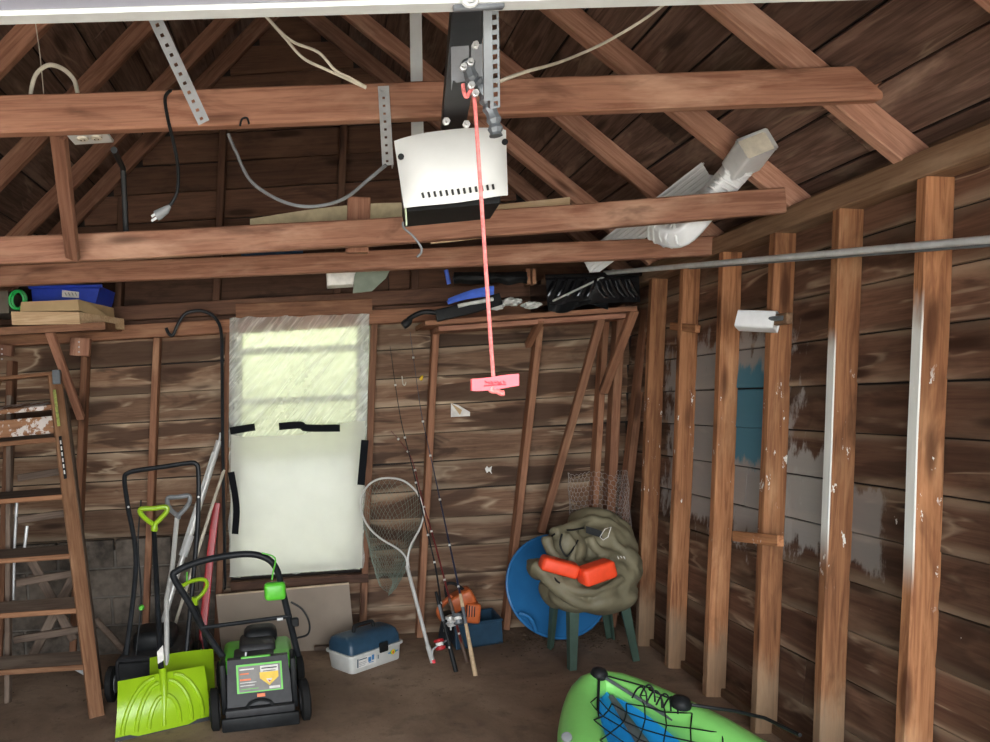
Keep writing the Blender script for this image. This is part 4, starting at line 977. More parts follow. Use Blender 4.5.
solo('shepherd_hook', b, M_BLACK, 'tall black shepherd hook rod beside the window', 'garden hook')

# ================================================================== REAR MACHINE (black mower)
rm = thing('push_mower', 'black push mower with tall empty handle behind the snow shovels', 'mower', F(150, 690))
mc = Vector((-1.04, 4.62, 0))
b = MB(); b.box(mc + Vector((0, 0, .17)), (.40, .46, .16), bev=.05, seg=3); part('deck', b, M_CHAR, rm)
b = MB(); b.box(mc + Vector((0, .04, .29)), (.24, .26, .12), bev=.04, seg=3); part('motor_cover', b, M_BLKPL, rm)
b = MB(); b.box(mc + Vector((0, -.22, .16)), (.34, .03, .14), bev=.008); part('rear_flap', b, M_BLKPL, rm)
for sx in (-.22, .22):
    for sy in (-.2, .2):
        b = MB(); b.lathe([(.03, -.022), (.085, -.022), (.1, -.015), (.1, .015), (.085, .022), (.03, .022)], mc + Vector((sx, sy, .1)), (1, 0, 0), 20); w_ = part('wheel', b, M_RUBBER, rm)
        b = MB(); b.lathe([(.05, -.026), (.05, .026)], mc + Vector((sx, sy, .1)), (1, 0, 0), 14); part('hub', b, M_GREYPL, w_)
b = MB(); hh = spl([P(*p) for p in ((126, 655, 4.42), (136, 563, 4.55), (128, 507, 4.6), (124.5, 480, 4.62), (128, 473, 4.62), (140, 470, 4.62), (165, 466.5, 4.62), (188, 463, 4.62), (196, 464, 4.62), (198.5, 474, 4.62), (198, 520, 4.6), (194, 570, 4.55), (186, 655, 4.42))], 6)
b.tube(hh, .0145, 9); part('handle', b, M_BLACK, rm)
b = MB(); b.tube(spl([P(*p) for p in ((141, 500, 4.6), (138, 545, 4.56), (141, 600, 4.5), (136, 655, 4.44))], 5), .005, 6); part('cable', b, M_BLKPL, rm)
b = MB(); b.lathe([(.014, 0), (.018, .012), (.012, .03)], P(142, 607, 4.48), (0, -1, 0), 10); part('knob', b, M_GREEN, rm)
for (x, y) in ((128.5, 507), (198.5, 497)):
    b = MB(); b.lathe([(.008, 0), (.006, .006)], P(x, y, 4.585), (0, -1, 0), 8); part('handle_bolt', b, M_STEEL, rm)

# ================================================================== FRONT MOWER
mw = thing('electric_mower', 'black and green cordless mower with label on its rear flap', 'mower', F(262, 726))
MO = Vector((-.362, 3.945, 0)); an = R(8)
EX = Vector((math.cos(an), math.sin(an), 0)); EY = Vector((-math.sin(an) * .55, math.cos(an), 0)).normalized(); EZ = Vector((0, 0, 1))
MM = Matrix((EX, EY, EZ)).transposed()
def m3(x, y, z): return MO + EX * x + EY * y + EZ * z
def mbox(x, y, z, sx, sy, sz, bev=.01, seg=2): b = MB(); b.box(m3(x, y, z), (sx, sy, sz), MM, bev, seg); return b
part('deck', mbox(0, .30, .17, .40, .52, .16, .05, 3), M_CHAR, mw)
lid = part('deck_cover', mbox(0, .27, .285, .38, .36, .09, .035, 3), M_GREEN, mw, 'green deck cover')
part('cover_panel', mbox(-.02, .17, .315, .22, .16, .05, .015), M_CHAR, lid)
part('battery_lid', mbox(.0, .30, .335, .20, .24, .07, .03, 3), M_CHAR, mw)
part('battery_hump', mbox(.02, .40, .36, .19, .16, .10, .045, 3), M_BLKPL, mw)
part('cover_badge', mbox(-.01, .085, .325, .16, .02, .035, .008), M_GREEN, lid)
# rear flap (sloped)
def flap(x, t, d=0.0): return m3(x, -.02 + .09 * t - d, .075 + .26 * t)
b = MB(); b.hexa([flap(-.17, 0), flap(.17, 0), flap(.16, 1), flap(-.16, 1)], [flap(-.17, 0, -.04), flap(.17, 0, -.04), flap(.16, 1, -.04), flap(-.16, 1, -.04)]); fl = part('rear_flap', b, M_CHAR, mw, smooth=False)
b = MB(); b.hexa([flap(-.115, .39, .002), flap(.125, .39, .002), flap(.125, .90, .002), flap(-.115, .90, .002)], [flap(-.115, .39), flap(.125, .39), flap(.125, .90), flap(-.115, .90)]); part('label_border', b, M_GREEN, fl, smooth=False)
def dec(name, pts, d, mat): 
    b = MB(); n = len(pts); b.add([flap(x * .94 + .006, t if t < .4 else .41 + (t - .41) * .88, d) for x, t in pts], [tuple(range(n))]); return part(name, b, mat, fl, smooth=False)
dec('label', [(-.117, .41), (.117, .41), (.117, .93), (-.117, .93)], .003, M_LBLGREY)
dec('label_text_panel', [(.005, .78), (.105, .78), (.105, .91), (.005, .91)], .004, M_PAPER)
dec('label_warning', [(.0, .78), (.105, .78), (.105, .66), (.052, .5), (.0, .66)], .004, M_YEL)
dec('warning_white', [(.035, .64), (.07, .64), (.052, .55)], .005, M_PAPER); dec('warning_mark', [(.045, .62), (.062, .60), (.052, .57)], .006, M_RED)
for (x0, x1_, t, h_, m_) in ((.012, .098, .86, .022, M_BLKPL), (.02, .09, .80, .012, M_BLKPL), (-.11, -.03, .87, .025, M_PAPER), (-.11, -.06, .78, .03, M_ORP), (-.11, -.05, .66, .035, M_ORP), (-.11, -.02, .60, .014, M_PAPER), (-.11, -.03, .54, .014, M_PAPER), (.05, .11, .46, .05, M_PAPER), (-.105, -.01, .47, .012, M_GREEN)):
    dec('label_print', [(x0, t - h_ / 2), (x1_, t - h_ / 2), (x1_, t + h_ / 2), (x0, t + h_ / 2)], .0055, m_)
dec('orange_tab', [(-.02, .30), (.025, .30), (.025, .36), (-.02, .36)], .004, M_ORP)
b = MB(); b.tube(spl([flap(x, t, .012) for x, t in ((-.07, .12), (-.05, .22), (0, .26), (.05, .22), (.07, .12))], 4), .008, 7); part('flap_handle', b, M_BLKPL, fl)
for sx in (-1, 1): part('side_frame', mbox(sx * .185, .10, .20, .03, .16, .26, .01), M_BLKPL, mw)
part('rear_skirt', mbox(.0, -.045, .045, .40, .03, .07, .01), M_BLKPL, mw)
part('skirt_plate', mbox(.0, -.02, .09, .36, .05, .05, .01), M_CHAR, mw)
for (sx, y_, rr_) in ((-.235, .03, .105), (.235, .03, .105), (-.225, .54, .09), (.235, .54, .09)):
    c_ = m3(sx, y_, rr_); b = MB(); b.lathe([(.03, -.024), (rr_ - .018, -.024), (rr_, -.016), (rr_, .016), (rr_ - .018, .024), (.03, .024)], c_, EX, 24); w_ = part('wheel', b, M_RUBBER, mw)
    b = MB(); b.lathe([(rr_ * .55, -.028), (rr_ * .55, .028)], c_, EX, 16); part('hub', b, M_CHAR, w_)
for sx in (-1, 1): part('height_lever', mbox(sx * .2, .18, .26, .012, .02, .09, .004), M_GREEN, mw)
ha = [(228, 664, 4.12), (203, 628, 4.08), (190, 604, 4.05), (174, 578, 4.02), (177, 571, 4.02), (195, 563, 4.02), (220, 557, 4.02), (248, 554, 4.02), (266, 558, 4.02), (276, 568, 4.03), (281, 585, 4.05), (289, 618, 4.08), (298, 655, 4.14)]
b = MB(); b.tube(spl([P(*p) for p in ha], 6), .018, 10); part('handle', b, M_BLACK, mw)
b = MB(); b.tube([P(201, 628, 4.07), P(291, 616, 4.07)], .011, 8); part('crossbar', b, M_BLACK, mw)
b = MB(); b.box(P(275, 591, 4.03), (.115, .06, .095), MM, .022, 3); sbx = part('switch_box', b, M_GREEN, mw, 'bright green switch box')
b = MB(); b.tube(spl([P(*p) for p in ((262, 553, 3.99), (275, 558, 3.99), (273, 572, 4.0), (272, 580, 4.0))], 4), .004, 6); part('bail_wire', b, M_GREEN, sbx)
b = MB(); b.tube(spl([P(*p) for p in ((291, 602, 4.05), (302, 609, 4.05), (309, 622, 4.05), (308, 634, 4.06), (297, 638, 4.1))], 5), .0055, 7); part('cable', b, M_BLKPL, mw)
b = MB(); b.box(P(295, 622, 4.05), (.04, .03, .045), MM, .006); part('clamp', b, M_BLKPL, mw)
b = MB(); b.tube([P(283, 619, 4.05), P(277, 619.5, 4.05)], .009, 8); part('pin', b, M_STEEL, mw)
b = MB(); b.tube([P(246, 652, 4.05), P(245, 662, 4.03)], .006, 6); part('key', b, M_STEEL, mw)

# ---- hardboard panel under the window
hp = [P(216, 596, 5.16), P(349, 584, 5.16)]
q_bl, q_br = F(222, 656), F(355, 648)
b = MB(); b.hexa([hp[0], hp[1], q_br, q_bl], [p + Vector((0, .014, 0)) for p in (hp[0], hp[1], q_br, q_bl)])
pn = thing('hardboard_panel', 'grey beige hardboard panel leaning below the window', 'panel', (q_bl + q_br) / 2)
part('panel', b, M_HARD, pn, smooth=False)
b = MB(); b.tube([hp[0] + Vector((0, .007, .003)), hp[1] + Vector((0, .007, .003))], 1, prof=[(-.009, -.005), (.009, -.005), (.009, .005), (-.009, .005)], up=(0, 1, 0)); part('raw_edge', b, M_HARDE, pn)
b = MB(); b.box(F(318, 648) + Vector((0, 0, .05)), (.035, .03, .10), bev=.003); b.box(F(325, 652) + Vector((0, 0, .03)), (.14, .03, .03), bev=.003); solo('wood_scrap', b, M_LADGREY, 'grey wood scrap propped between mower and tackle box', 'wood scrap')

# ================================================================== TACKLE BOX
T0 = F(352, 676); tx = (F(402, 658.5) - T0); TL = 0.43; tx.normalize(); ty = Vector((-tx.y, tx.x, 0)); TD = .235
def t3(x, y, z): return T0 + tx * x + ty * y + Vector((0, 0, z))
TM = Matrix((tx, ty, Vector((0, 0, 1)))).transposed()
tb = thing('tackle_box', 'navy lidded white plastic tackle box on the floor', 'tackle box', t3(TL / 2, TD / 2, 0))
def ring(pts, i): return [t3(i, i, pts), t3(TL - i, i, pts), t3(TL - i, TD - i, pts), t3(i, TD - i, pts)]
b = MB(); prof_ = rrect(1, 1, .06)
def lid_sweep(levels, b):
    vs = []; n = 16
    for (z_, gx, gy) in levels:
        pr = rrect(TL + 2 * gx, TD + 2 * gy, .03); vs += [t3(TL / 2 + x, TD / 2 + y, z_) for x, y in pr]
    n = len(rrect(1, 1, .1)); fs = [(i * n + k, i * n + (k + 1) % n, (i + 1) * n + (k + 1) % n, (i + 1) * n + k) for i in range(len(levels) - 1) for k in range(n)]
    fs += [tuple(range(n - 1, -1, -1)), tuple((len(levels) - 1) * n + k for k in range(n))]; b.add(vs, fs); return b
part('base', lid_sweep([(0, -.012, -.012), (.006, -.008, -.008), (.10, .0, .0), (.102, .012, .012), (.116, .012, .012)], b), M_TWHITE, tb, 'dirty white base tray')
b = MB(); ld = part('lid', lid_sweep([(.116, -.002, -.002), (.16, -.004, -.004), (.19, -.01, -.02), (.205, -.02, -.045), (.212, -.04, -.075)], b), M_NAVY, tb, 'navy blue lid')
b = MB(); b.tube(spl([t3(x, TD / 2, z_) for x, z_ in ((.13, .205), (.135, .235), (.15, .248), (.215, .25), (.28, .248), (.295, .235), (.30, .205))], 4), .0115, 8); part('handle', b, M_BLKPL, ld)
b = MB(); b.box(t3(.255, -.018, .118), (.07, .012, .062), TM, .006, 2); part('latch', b, M_BLKPL, tb)
def tdec(name, pts, mat, par, d=.0025):
    b = MB(); b.add([t3(x, -d - .0008 + .012 * (0 if z_ < .1 else 0) + (.008 * (1 - z_ / .1) if z_ < .1 else 0) - .001, z_) for x, z_ in pts], [tuple(range(len(pts)))]); return part(name, b, mat, par, smooth=False)
base = [c for c in tb.children if c.name.startswith('base')][0]
tdec('paper_label', [(.04, .03), (.20, .03), (.20, .09), (.04, .09)], M_PAPER, base)
for (x0, x1_, z0_, z1_, m_) in ((.045, .055, .035, .088, M_NAVY), (.06, .125, .078, .084, M_NAVY), (.06, .12, .060, .063, M_GREYPL), (.06, .12, .050, .053, M_GREYPL), (.06, .11, .040, .043, M_GREYPL), (.135, .16, .05, .08, M_LBLUE), (.165, .185, .055, .088, M_LBLUE), (.140, .180, .042, .047, M_LBLUE), (.215, .222, .05, .075, M_NAVY)):
    tdec('label_print', [(x0, z0_), (x1_, z0_), (x1_, z1_), (x0, z1_)], m_, base, .0035)
el = lambda cx, cz, rx, rz: [(cx + rx * math.cos(k * .5236), cz + rz * math.sin(k * .5236)) for k in range(12)]
tdec('emblem', el(.345, .062, .024, .014), M_GREEN, base, .003); tdec('emblem_core', el(.345, .062, .015, .017), M_YEL, base, .004); tdec('emblem_dot', el(.345, .06, .008, .009), M_SAW, base, .005)
tdec('emblem_wing', [(.305, .058), (.325, .055), (.325, .066), (.30, .066)], M_LBLUE, base, .003); tdec('emblem_wing', [(.365, .055), (.388, .060), (.39, .067), (.365, .066)], M_LBLUE, base, .003)

# ================================================================== LANDING NET
ln = thing('landing_net', 'long handled aluminium landing net with grey green mesh', 'landing net', F(433, 663))
b = MB(); b.tube([F(433, 663), P(428, 646, 4.80)], .016, 10); part('grip', b, M_ALU, ln)
b = MB(); b.lathe([(.013, -.006), (.013, .012)], F(433.5, 663) + Vector((0, 0, .008)), (0, 0, 1), 10); part('end_cap', b, M_REDH, ln, 'red end cap')
b = MB(); b.tube([P(428, 646, 4.80), P(407, 566, 5.06)], .0125, 10); part('handle', b, M_ALU, ln)
hoop = [(407, 568), (406, 558), (398, 549), (380, 538), (368, 526), (361.5, 512), (361, 500), (366, 488), (376, 480), (390, 478), (404, 481), (415, 490), (421, 500), (424, 512), (420, 528), (411, 545), (408, 558), (409, 568)]
hp_ = spl([P(x, y, 5.06 + (568 - y) * .0010) for x, y in hoop], 5)
b = MB(); b.tube(hp_, .0068, 8); part('hoop', b, M_ALU, ln)
cen = sum((p for p in hp_), Vector()) / len(hp_)
b = MB(); NR = 40
ringp = [hp_[int(i * (len(hp_) - 1) / NR)] for i in range(NR)]
tipn = P(386, 585, 5.15)
def netp(i, c):
    p = ringp[i % NR]; q = tipn + (p - cen) * .22; r_ = p.lerp(q, c); r_.y += .05 * math.sin(math.pi * c); r_.z -= .04 * math.sin(math.pi * c); r_.x += .008 * noise.noise(Vector((i * .7, c * 9, 0))); return r_
for i in range(NR):
    b.tube([netp(i + (j % 2) * .5 if False else i + (j % 2), j / 14) for j in range(15)], .0011, 3, caps=False)
    b.tube([netp(i + 1 - (j % 2), j / 14) for j in range(15)], .0011, 3, caps=False)
o = part('net_bag', b, M_NET, ln, 'fine grey green mesh bag'); o['kind'] = 'stuff'

# ================================================================== FISHING RODS
def rod(label, pts, blank, grip, gripmat, reel, reelmat, seat=None, at=None):
    t = thing('fishing_rod', label, 'fishing rod', pts[0], 'fishing rods against the back wall')
    pp = spl(pts, 5); n = len(pp)
    b = MB(); b.tube(pp, [.0062 * (1 - i / n) + .0014 for i in range(n)], 7); part('blank', b, blank, t)
    d = (pts[1] - pts[0]).normalized()
    b = MB(); b.tube([pts[0], pts[0] + d * .02, pts[0] + d * grip * .6, pts[0] + d * grip], [.013, .015, .0125, .010], 10); part('grip', b, gripmat, t)
    b = MB(); b.tube([pts[0] + d * grip, pts[0] + d * (grip + .10)], .011, 8); part('reel_seat', b, M_STEELD, t)
    b = MB(); b.tube([pts[0] + d * (grip + .10), pts[0] + d * (grip + .18)], [.012, .009], 8); part('fore_grip', b, gripmat, t)
    for k in range(3, n, max(2, n // 7)):
        b = MB(); dd_ = (pp[min(k + 1, n - 1)] - pp[k - 1]).normalized(); b.lathe([(.008, -.006), (.008, .006)], pp[k], dd_, 8); part('guide', b, M_ALU, t)
    at = grip + .05 if at is None else at
    c = pts[0] + d * at + reel
    b = MB(); b.tube([pts[0] + d * at, c], .007, 6); part('reel_foot', b, M_STEELD, t)
    b = MB(); b.lathe([(.012, -.035), (.03, -.03), (.034, -.012), (.022, -.008), (.022, .012), (.034, .016), (.03, .03), (.012, .034)], c, d, 16); rl = part('reel', b, reelmat, t)
    b = MB(); b.lathe([(.024, -.007), (.024, .011)], c, d, 14); part('spool', b, M_PAPER, rl)
    b = MB(); b.tube(spl([c + Vector((-.02, -.03, .0)), c + Vector((-.05, -.045, -.015)), c + Vector((-.055, -.05, -.05))], 3), .005, 6); part('crank', b, M_STEEL, rl)
    return t
rod('navy fishing rod with cork grip and silver reel', [F(475.5, 676), P(464, 614, 4.62), P(455, 570, 4.75), P(446, 528, 4.87), P(436, 481, 4.98), P(427, 440, 5.06), P(420, 405, 5.12), P(410, 332, 5.19)], M_NAVYROD, .30, M_CORK, Vector((-.045, -.03, -.01)), M_STEELD)
rod('maroon fishing rod leaning between navy rod and back stud', [F(467, 662), P(452, 608, 4.75), P(434, 540, 4.9), P(424, 507, 4.98), P(413, 463, 5.08), P(404, 446, 5.12), P(391, 431, 5.18)], M_MAROON, .22, plain('brown_grip', (0.10, 0.06, 0.04)), Vector((-.03, -.03, 0)), M_ALU)
rod('black gripped fishing rod with red reel', [F(456, 672), P(444.5, 626, 4.64), P(436, 570, 4.82), P(428, 535, 4.9), P(413, 470, 5.05), P(400, 415, 5.14), P(390, 346, 5.19)], M_BLACK, .30, M_BLKPL, Vector((-.055, -.02, -.02)), M_RED, at=.19)

# ================================================================== CHAINSAW, BLUE BIN
cw = thing('chainsaw', 'orange chainsaw standing behind the fishing rods', 'chainsaw', P(458, 622, 5.0) * 1.0)
Yc = 5.0
def csb(px, py, Y, sx, sy, sz, rot, bev=.02): b = MB(); b.box(P(px, py, Y), (sx, sy, sz), Matrix.Rotation(rot, 3, 'Y'), bev, 3); return b
part('engine_cover', csb(461, 599, Yc, .17, .14, .10, -.45), M_SAW, cw); part('starter_cover', csb(471, 611, Yc - .02, .10, .15, .13, .15), M_SAW, cw)
for j in range(4):
    b = MB(); b.tube([P(467 + 2.6 * j, 605 + .6 * j, Yc - .10), P(466.5 + 2.6 * j, 617, Yc - .10)], .0035, 5); part('cooling_slot', b, M_BLKPL, cw)
b = MB(); hl = spl([P(x, y, Yc - .02) for x, y in ((452, 596), (441, 606), (439, 614), (446, 622), (456, 618))], 4); b.tube(hl, .017, 9); part('rear_handle', b, M_SAW, cw)
part('crankcase', csb(455, 617, Yc + .02, .16, .13, .08, -.2), M_BLKPL, cw)
b = MB(); b.tube(spl([P(x, y, Yc) for x, y in ((447, 598), (446, 585), (455, 584), (466, 592))], 5), .011, 8); part('front_handle', b, M_BLKPL, cw)
b = MB(); b.tube([P(448, 622, Yc - .05), F(443, 648)], 1, prof=[(-.008, -.045), (.008, -.045), (.008, .045), (-.008, .045)], up=(0, 1, 0)); part('guide_bar', b, M_BLACK, cw)
bn = thing('blue_bin', 'small open navy blue bin under the chainsaw', 'bin', F(480, 646))
f0, f1 = F(456, 650), F(503, 643); wv = f1 - f0; dvv = Vector((0, .26, 0)); ht = .155
def wallq(a, c): return [a, c, c + Vector((0, 0, ht)), a + Vector((0, 0, ht))]
for (a, c, nv) in ((f0, f1, Vector((0, .01, 0))), (f1, f1 + dvv, Vector((-.01, 0, 0))), (f1 + dvv, f0 + dvv, Vector((0, -.01, 0))), (f0 + dvv, f0, Vector((.01, 0, 0)))):
    b = MB(); qd = wallq(a, c); b.hexa(qd, [p + nv for p in qd]); part('side', b, M_NAVY, bn, smooth=False)
b = MB(); qd = [f0, f1, f1 + dvv, f0 + dvv]; b.hexa(qd, [p + Vector((0, 0, .01)) for p in qd]); part('bottom', b, M_NAVY, bn, smooth=False)
b = MB(); b.tube([p + Vector((0, 0, ht)) for p in (f0, f1, f1 + dvv, f0 + dvv)], .01, 6, closed=True); part('rim', b, M_NAVY, bn)

# ================================================================== SLED, CHAIR, WADERS
sc_ = P(557, 586, 5.08); Rr = .335
ax = Vector((0, -1, .22)).normalized()
sl = thing('saucer_sled', 'round blue saucer sled leaning in the corner', 'sled', F(560, 637))
b = MB(); prf = [(0.0, -.07), (.12, -.068), (.20, -.055), (.27, -.03), (.31, 0.0), (.335, .012), (Rr, .006), (Rr + .004, -.006), (.335, -.002), (.31, -.012), (.27, -.042), (.20, -.067), (.12, -.08), (0, -.082)]
b.lathe(prf, sc_, ax, 48); so = part('dish', b, M_SLED, sl)
qd_ = Vector((0, 0, 1)).rotation_difference(ax)
b = MB(); b.tube([sc_ + qd_ @ Vector((Rr * .995 * math.cos(2 * math.pi * k / 48), Rr * .995 * math.sin(2 * math.pi * k / 48), .004)) for k in range(48)], .011, 8, closed=True); part('rim', b, M_SLED, sl)
for px, py in ((528, 622), (604, 560)):
    b = MB(); b.tube(spl([P(px - 9, py - 9, 5.0), P(px + 1, py - 5, 4.99), P(px + 6, py + 3, 4.99), P(px + 8, py + 10, 5.0)], 4), .013, 8); part('grip', b, M_SLED, sl)

ch = thing('resin_chair', 'dark green plastic chair heaped with olive waders', 'chair', F(592, 655))
seatz = .43
feet = {'fl': F(570, 671), 'bl': F(547, 648), 'fr': F(640, 661), 'br': F(612, 638)}
cc_ = sum((f for f in feet.values()), Vector()) / 4
for k_, f_ in feet.items():
    top = cc_ + (f_ - cc_) * .82 + Vector((0, 0, seatz)); d_ = (f_ - cc_); d_.normalize()
    b = MB(); a_ = math.atan2(d_.y, d_.x)
    e1_, e2_ = Vector((math.cos(a_ + .785), math.sin(a_ + .785), 0)), Vector((math.cos(a_ - .785), math.sin(a_ - .785), 0))
    prL = [Vector((0, 0, 0)), -e1_ * .055, -e1_ * .055 - e2_ * .014, -e1_ * .014 - e2_ * .014, -e1_ * .014 - e2_ * .055, -e2_ * .055]
    vs = [f_ + p * .75 for p in prL] + [top + p * 1.15 for p in prL]
    b.add(vs, [(0, 1, 2, 3, 4, 5), (11, 10, 9, 8, 7, 6)] + [(i, (i + 1) % 6, (i + 1) % 6 + 6, i + 6) for i in range(6)]); part('leg', b, M_CHAIR, ch, smooth=False)
b = MB(); q4 = [cc_ + (feet[k] - cc_) * .92 + Vector((0, 0, seatz + .02)) for k in ('fl', 'fr', 'br', 'bl')]; b.hexa(q4, [p - Vector((0, 0, .035)) for p in q4]); part('seat', b, M_CHAIR, ch)
br0, br1 = cc_ + (feet['bl'] - cc_) * .85 + Vector((0, 0, seatz)), cc_ + (feet['br'] - cc_) * .85 + Vector((0, 0, seatz))
b = MB(); b.grid(lambda a, c: br0.lerp(br1, .08 + .84 * a) + Vector((0, .05 * c + .03 * math.sin(math.pi * a), .32 * c)), 8, 4, .012); part('backrest', b, M_CHAIR, ch)

wd_ = thing('waders', 'crumpled olive green waders draped over the plastic chair', 'waders', cc_ + Vector((0, 0, seatz + .03)))
bm = bmesh.new()
def blob(px, py, Y, rx, ry, rz, rot=0.0, seed=0.0, pw=1.0):
    c = P(px, py, Y); M = Matrix.Rotation(rot, 4, 'Y')
    r_ = bmesh.ops.create_icosphere(bm, subdivisions=4, radius=1)
    for v in r_['verts']:
        k = 1 + .12 * noise.noise(v.co * 1.5 + Vector((seed, 0, 0)))
        v.co = c + M @ Vector((v.co.x * rx * k, v.co.y * ry * k, v.co.z * rz * k))
blob(588, 590, 4.66, .285, .29, .125, -.05, 1); blob(600, 575, 4.72, .24, .26, .14, -.1, 2); blob(545, 570, 4.50, .13, .12, .065, .35, 3)
blob(566, 583, 4.50, .15, .12, .08, .5, 9); blob(622, 566, 4.72, .10, .18, .17, .1, 8)
blob(596, 544, 4.76, .205, .17, .145, .1, 4); blob(566, 547, 4.62, .115, .13, .115, -.1, 5); blob(597, 527, 4.86, .185, .13, .125, .25, 6); blob(616, 545, 4.80, .12, .15, .16, .2, 7)
for pts, r_ in (([(547, 538, 4.50), (552, 552, 4.47), (566, 564, 4.46), (586, 566, 4.50), (606, 560, 4.56)], .030), ([(553, 533, 4.55), (570, 527, 4.62), (590, 519, 4.74), (612, 526, 4.72), (627, 545, 4.68)], .034),
                ([(534, 564, 4.44), (548, 580, 4.40), (566, 596, 4.40), (590, 605, 4.40), (612, 603, 4.44)], .032), ([(632, 560, 4.60), (628, 582, 4.50), (614, 600, 4.44)], .034),
                ([(590, 536, 4.58), (598, 550, 4.56), (618, 556, 4.60), (630, 562, 4.62)], .028), ([(560, 584, 4.40), (584, 592, 4.38), (604, 588, 4.40), (622, 578, 4.48)], .026),
                ([(568, 533, 4.54), (574, 545, 4.50), (572, 558, 4.47)], .024), ([(606, 522, 4.74), (612, 538, 4.63), (626, 552, 4.62)], .026)):
    fb_ = MB(); fb_.tube(spl([P(*p) for p in pts], 5), r_, 10); vv_ = [bm.verts.new(v) for v in fb_.v]
    for f_ in fb_.f: bm.faces.new([vv_[i] for i in f_])
me = bpy.data.meshes.new('fabric'); bm.to_mesh(me); bm.free(); me.materials.append(M_OLIVE)
wo = bpy.data.objects.new('fabric', me); link(wo, wd_); 
md = wo.modifiers.new('remesh', 'REMESH'); md.mode = 'VOXEL'; md.voxel_size = .010; md.use_smooth_shade = True
tx1 = bpy.data.textures.new('folds', 'CLOUDS'); tx1.noise_scale = .22; tx1.noise_depth = 1
tx2 = bpy.data.textures.new('creases', 'MUSGRAVE'); tx2.noise_scale = .19; tx2.musgrave_type = 'RIDGED_MULTIFRACTAL'; tx2.octaves = 2
d1 = wo.modifiers.new('folds', 'DISPLACE'); d1.texture = tx1; d1.strength = .055; d1.mid_level = .5; d1.texture_coords = 'LOCAL'
d2 = wo.modifiers.new('creases', 'DISPLACE'); d2.texture = tx2; d2.strength = -.012; d2.mid_level = .7; d2.texture_coords = 'LOCAL'
sm = wo.modifiers.new('soft', 'SMOOTH'); sm.iterations = 3; sm.factor = .5
wo['label'] = 'olive green nylon'
for pts in ([(552, 536, 4.52), (560, 531, 4.55), (572, 530, 4.58), (584, 528, 4.62)], [(562, 534, 4.5), (560, 545, 4.47), (566, 556, 4.46), (571, 552, 4.47), (578, 540, 4.5)], [(552, 572, 4.40), (556, 580, 4.38), (560, 583, 4.37)]):
    b = MB(); b.tube(spl([P(*p) for p in pts], 4), .0055, 6); part('drawcord', b, M_BLKPL, wd_)
b = MB(); b.tube([P(x, y, 4.585) for x, y in ((600, 537), (605, 529), (611, 527), (608, 537), (603, 540))], .003, 5, closed=True); part('logo', b, M_PAPER, wd_, 'white stitched diamond mark')
b = MB(); b.grid(lambda a, c: P(586 + 16 * a, 526 + 5 * a + 7 * c, 4.60 - .01 * a), 4, 2, .004); part('patch', b, M_BLKPL, wd_)
for j in range(4):
    b = MB(); b.tube([P(614 + 3.2 * j, 555.5 + .3 * j, 4.57), P(615.6 + 3.2 * j, 558 + (j % 2), 4.57)], .003, 4); part('logo_letter', b, M_PAPER, wd_)
fb = thing('float_pads', 'pair of bright orange foam pads on the olive waders', 'float', P(578, 572, 4.36))
def pad(px, py, Y, sx, sy, sz, ry, rz):
    b = MB(); Mx = Matrix.Rotation(rz, 3, 'Z') @ Matrix.Rotation(ry, 3, 'Y'); b.box(P(px, py, Y), (sx, sy, sz), Mx, .022, 4)
    for v in b.v: v += Vector((noise.noise(v * 14) * .008, noise.noise(v * 14 + Vector((3, 0, 0))) * .008, noise.noise(v * 11 + Vector((0, 5, 0))) * .008))
    return part('pad', b, M_ORANGE, fb)
pad(559, 566.5, 4.35, .215, .12, .085, .33, -.1); pad(596, 572, 4.33, .20, .12, .10, -.22, .15)
b = MB(); b.tube([P(574, 570, 4.35), P(583, 571, 4.34)], .012, 8); part('strap', b, M_BLKPL, fb)
# chicken wire
bm = bmesh.new(); A_ = .019; hx = A_ * math.sqrt(3); wc = P(612, 540, 4.99)
def cwp(x, z_):
    a = x / .19; p = Vector((wc.x - .07 + .19 * math.sin(a) + .02 * noise.noise(Vector((x * 9, z_ * 7, 0))), wc.y + .0 - .15 * math.cos(a) + .03 * noise.noise(Vector((x * 5, z_ * 5, 4))), .40 + z_ * (1 + .12 * noise.noise(Vector((x * 4, 0, 7))))))
    return p
cache = {}
def gv(x, z_):
    k = (round(x, 4), round(z_, 4))
    if k not in cache: cache[k] = bm.verts.new(cwp(x, z_))
    return cache[k]
for j in range(25):
    for i in range(-11, 13):
        x = i * hx + (hx / 2 if j % 2 else 0); z_ = j * A_ * 1.5
        ps = [gv(x + A_ * math.cos(R(30 + 60 * k)), z_ + A_ * math.sin(R(30 + 60 * k))) for k in range(6)]
        for k in range(6):
            try: bm.edges.new((ps[k], ps[(k + 1) % 6]))
            except ValueError: pass
b = MB()
for e in bm.edges: b.tube([e.verts[0].co, e.verts[1].co], .0013, 3, caps=False)
bm.free()
cwo = solo('chicken_wire', b, M_WIRE, 'rolled rusty chicken wire standing behind the waders', 'chicken wire')

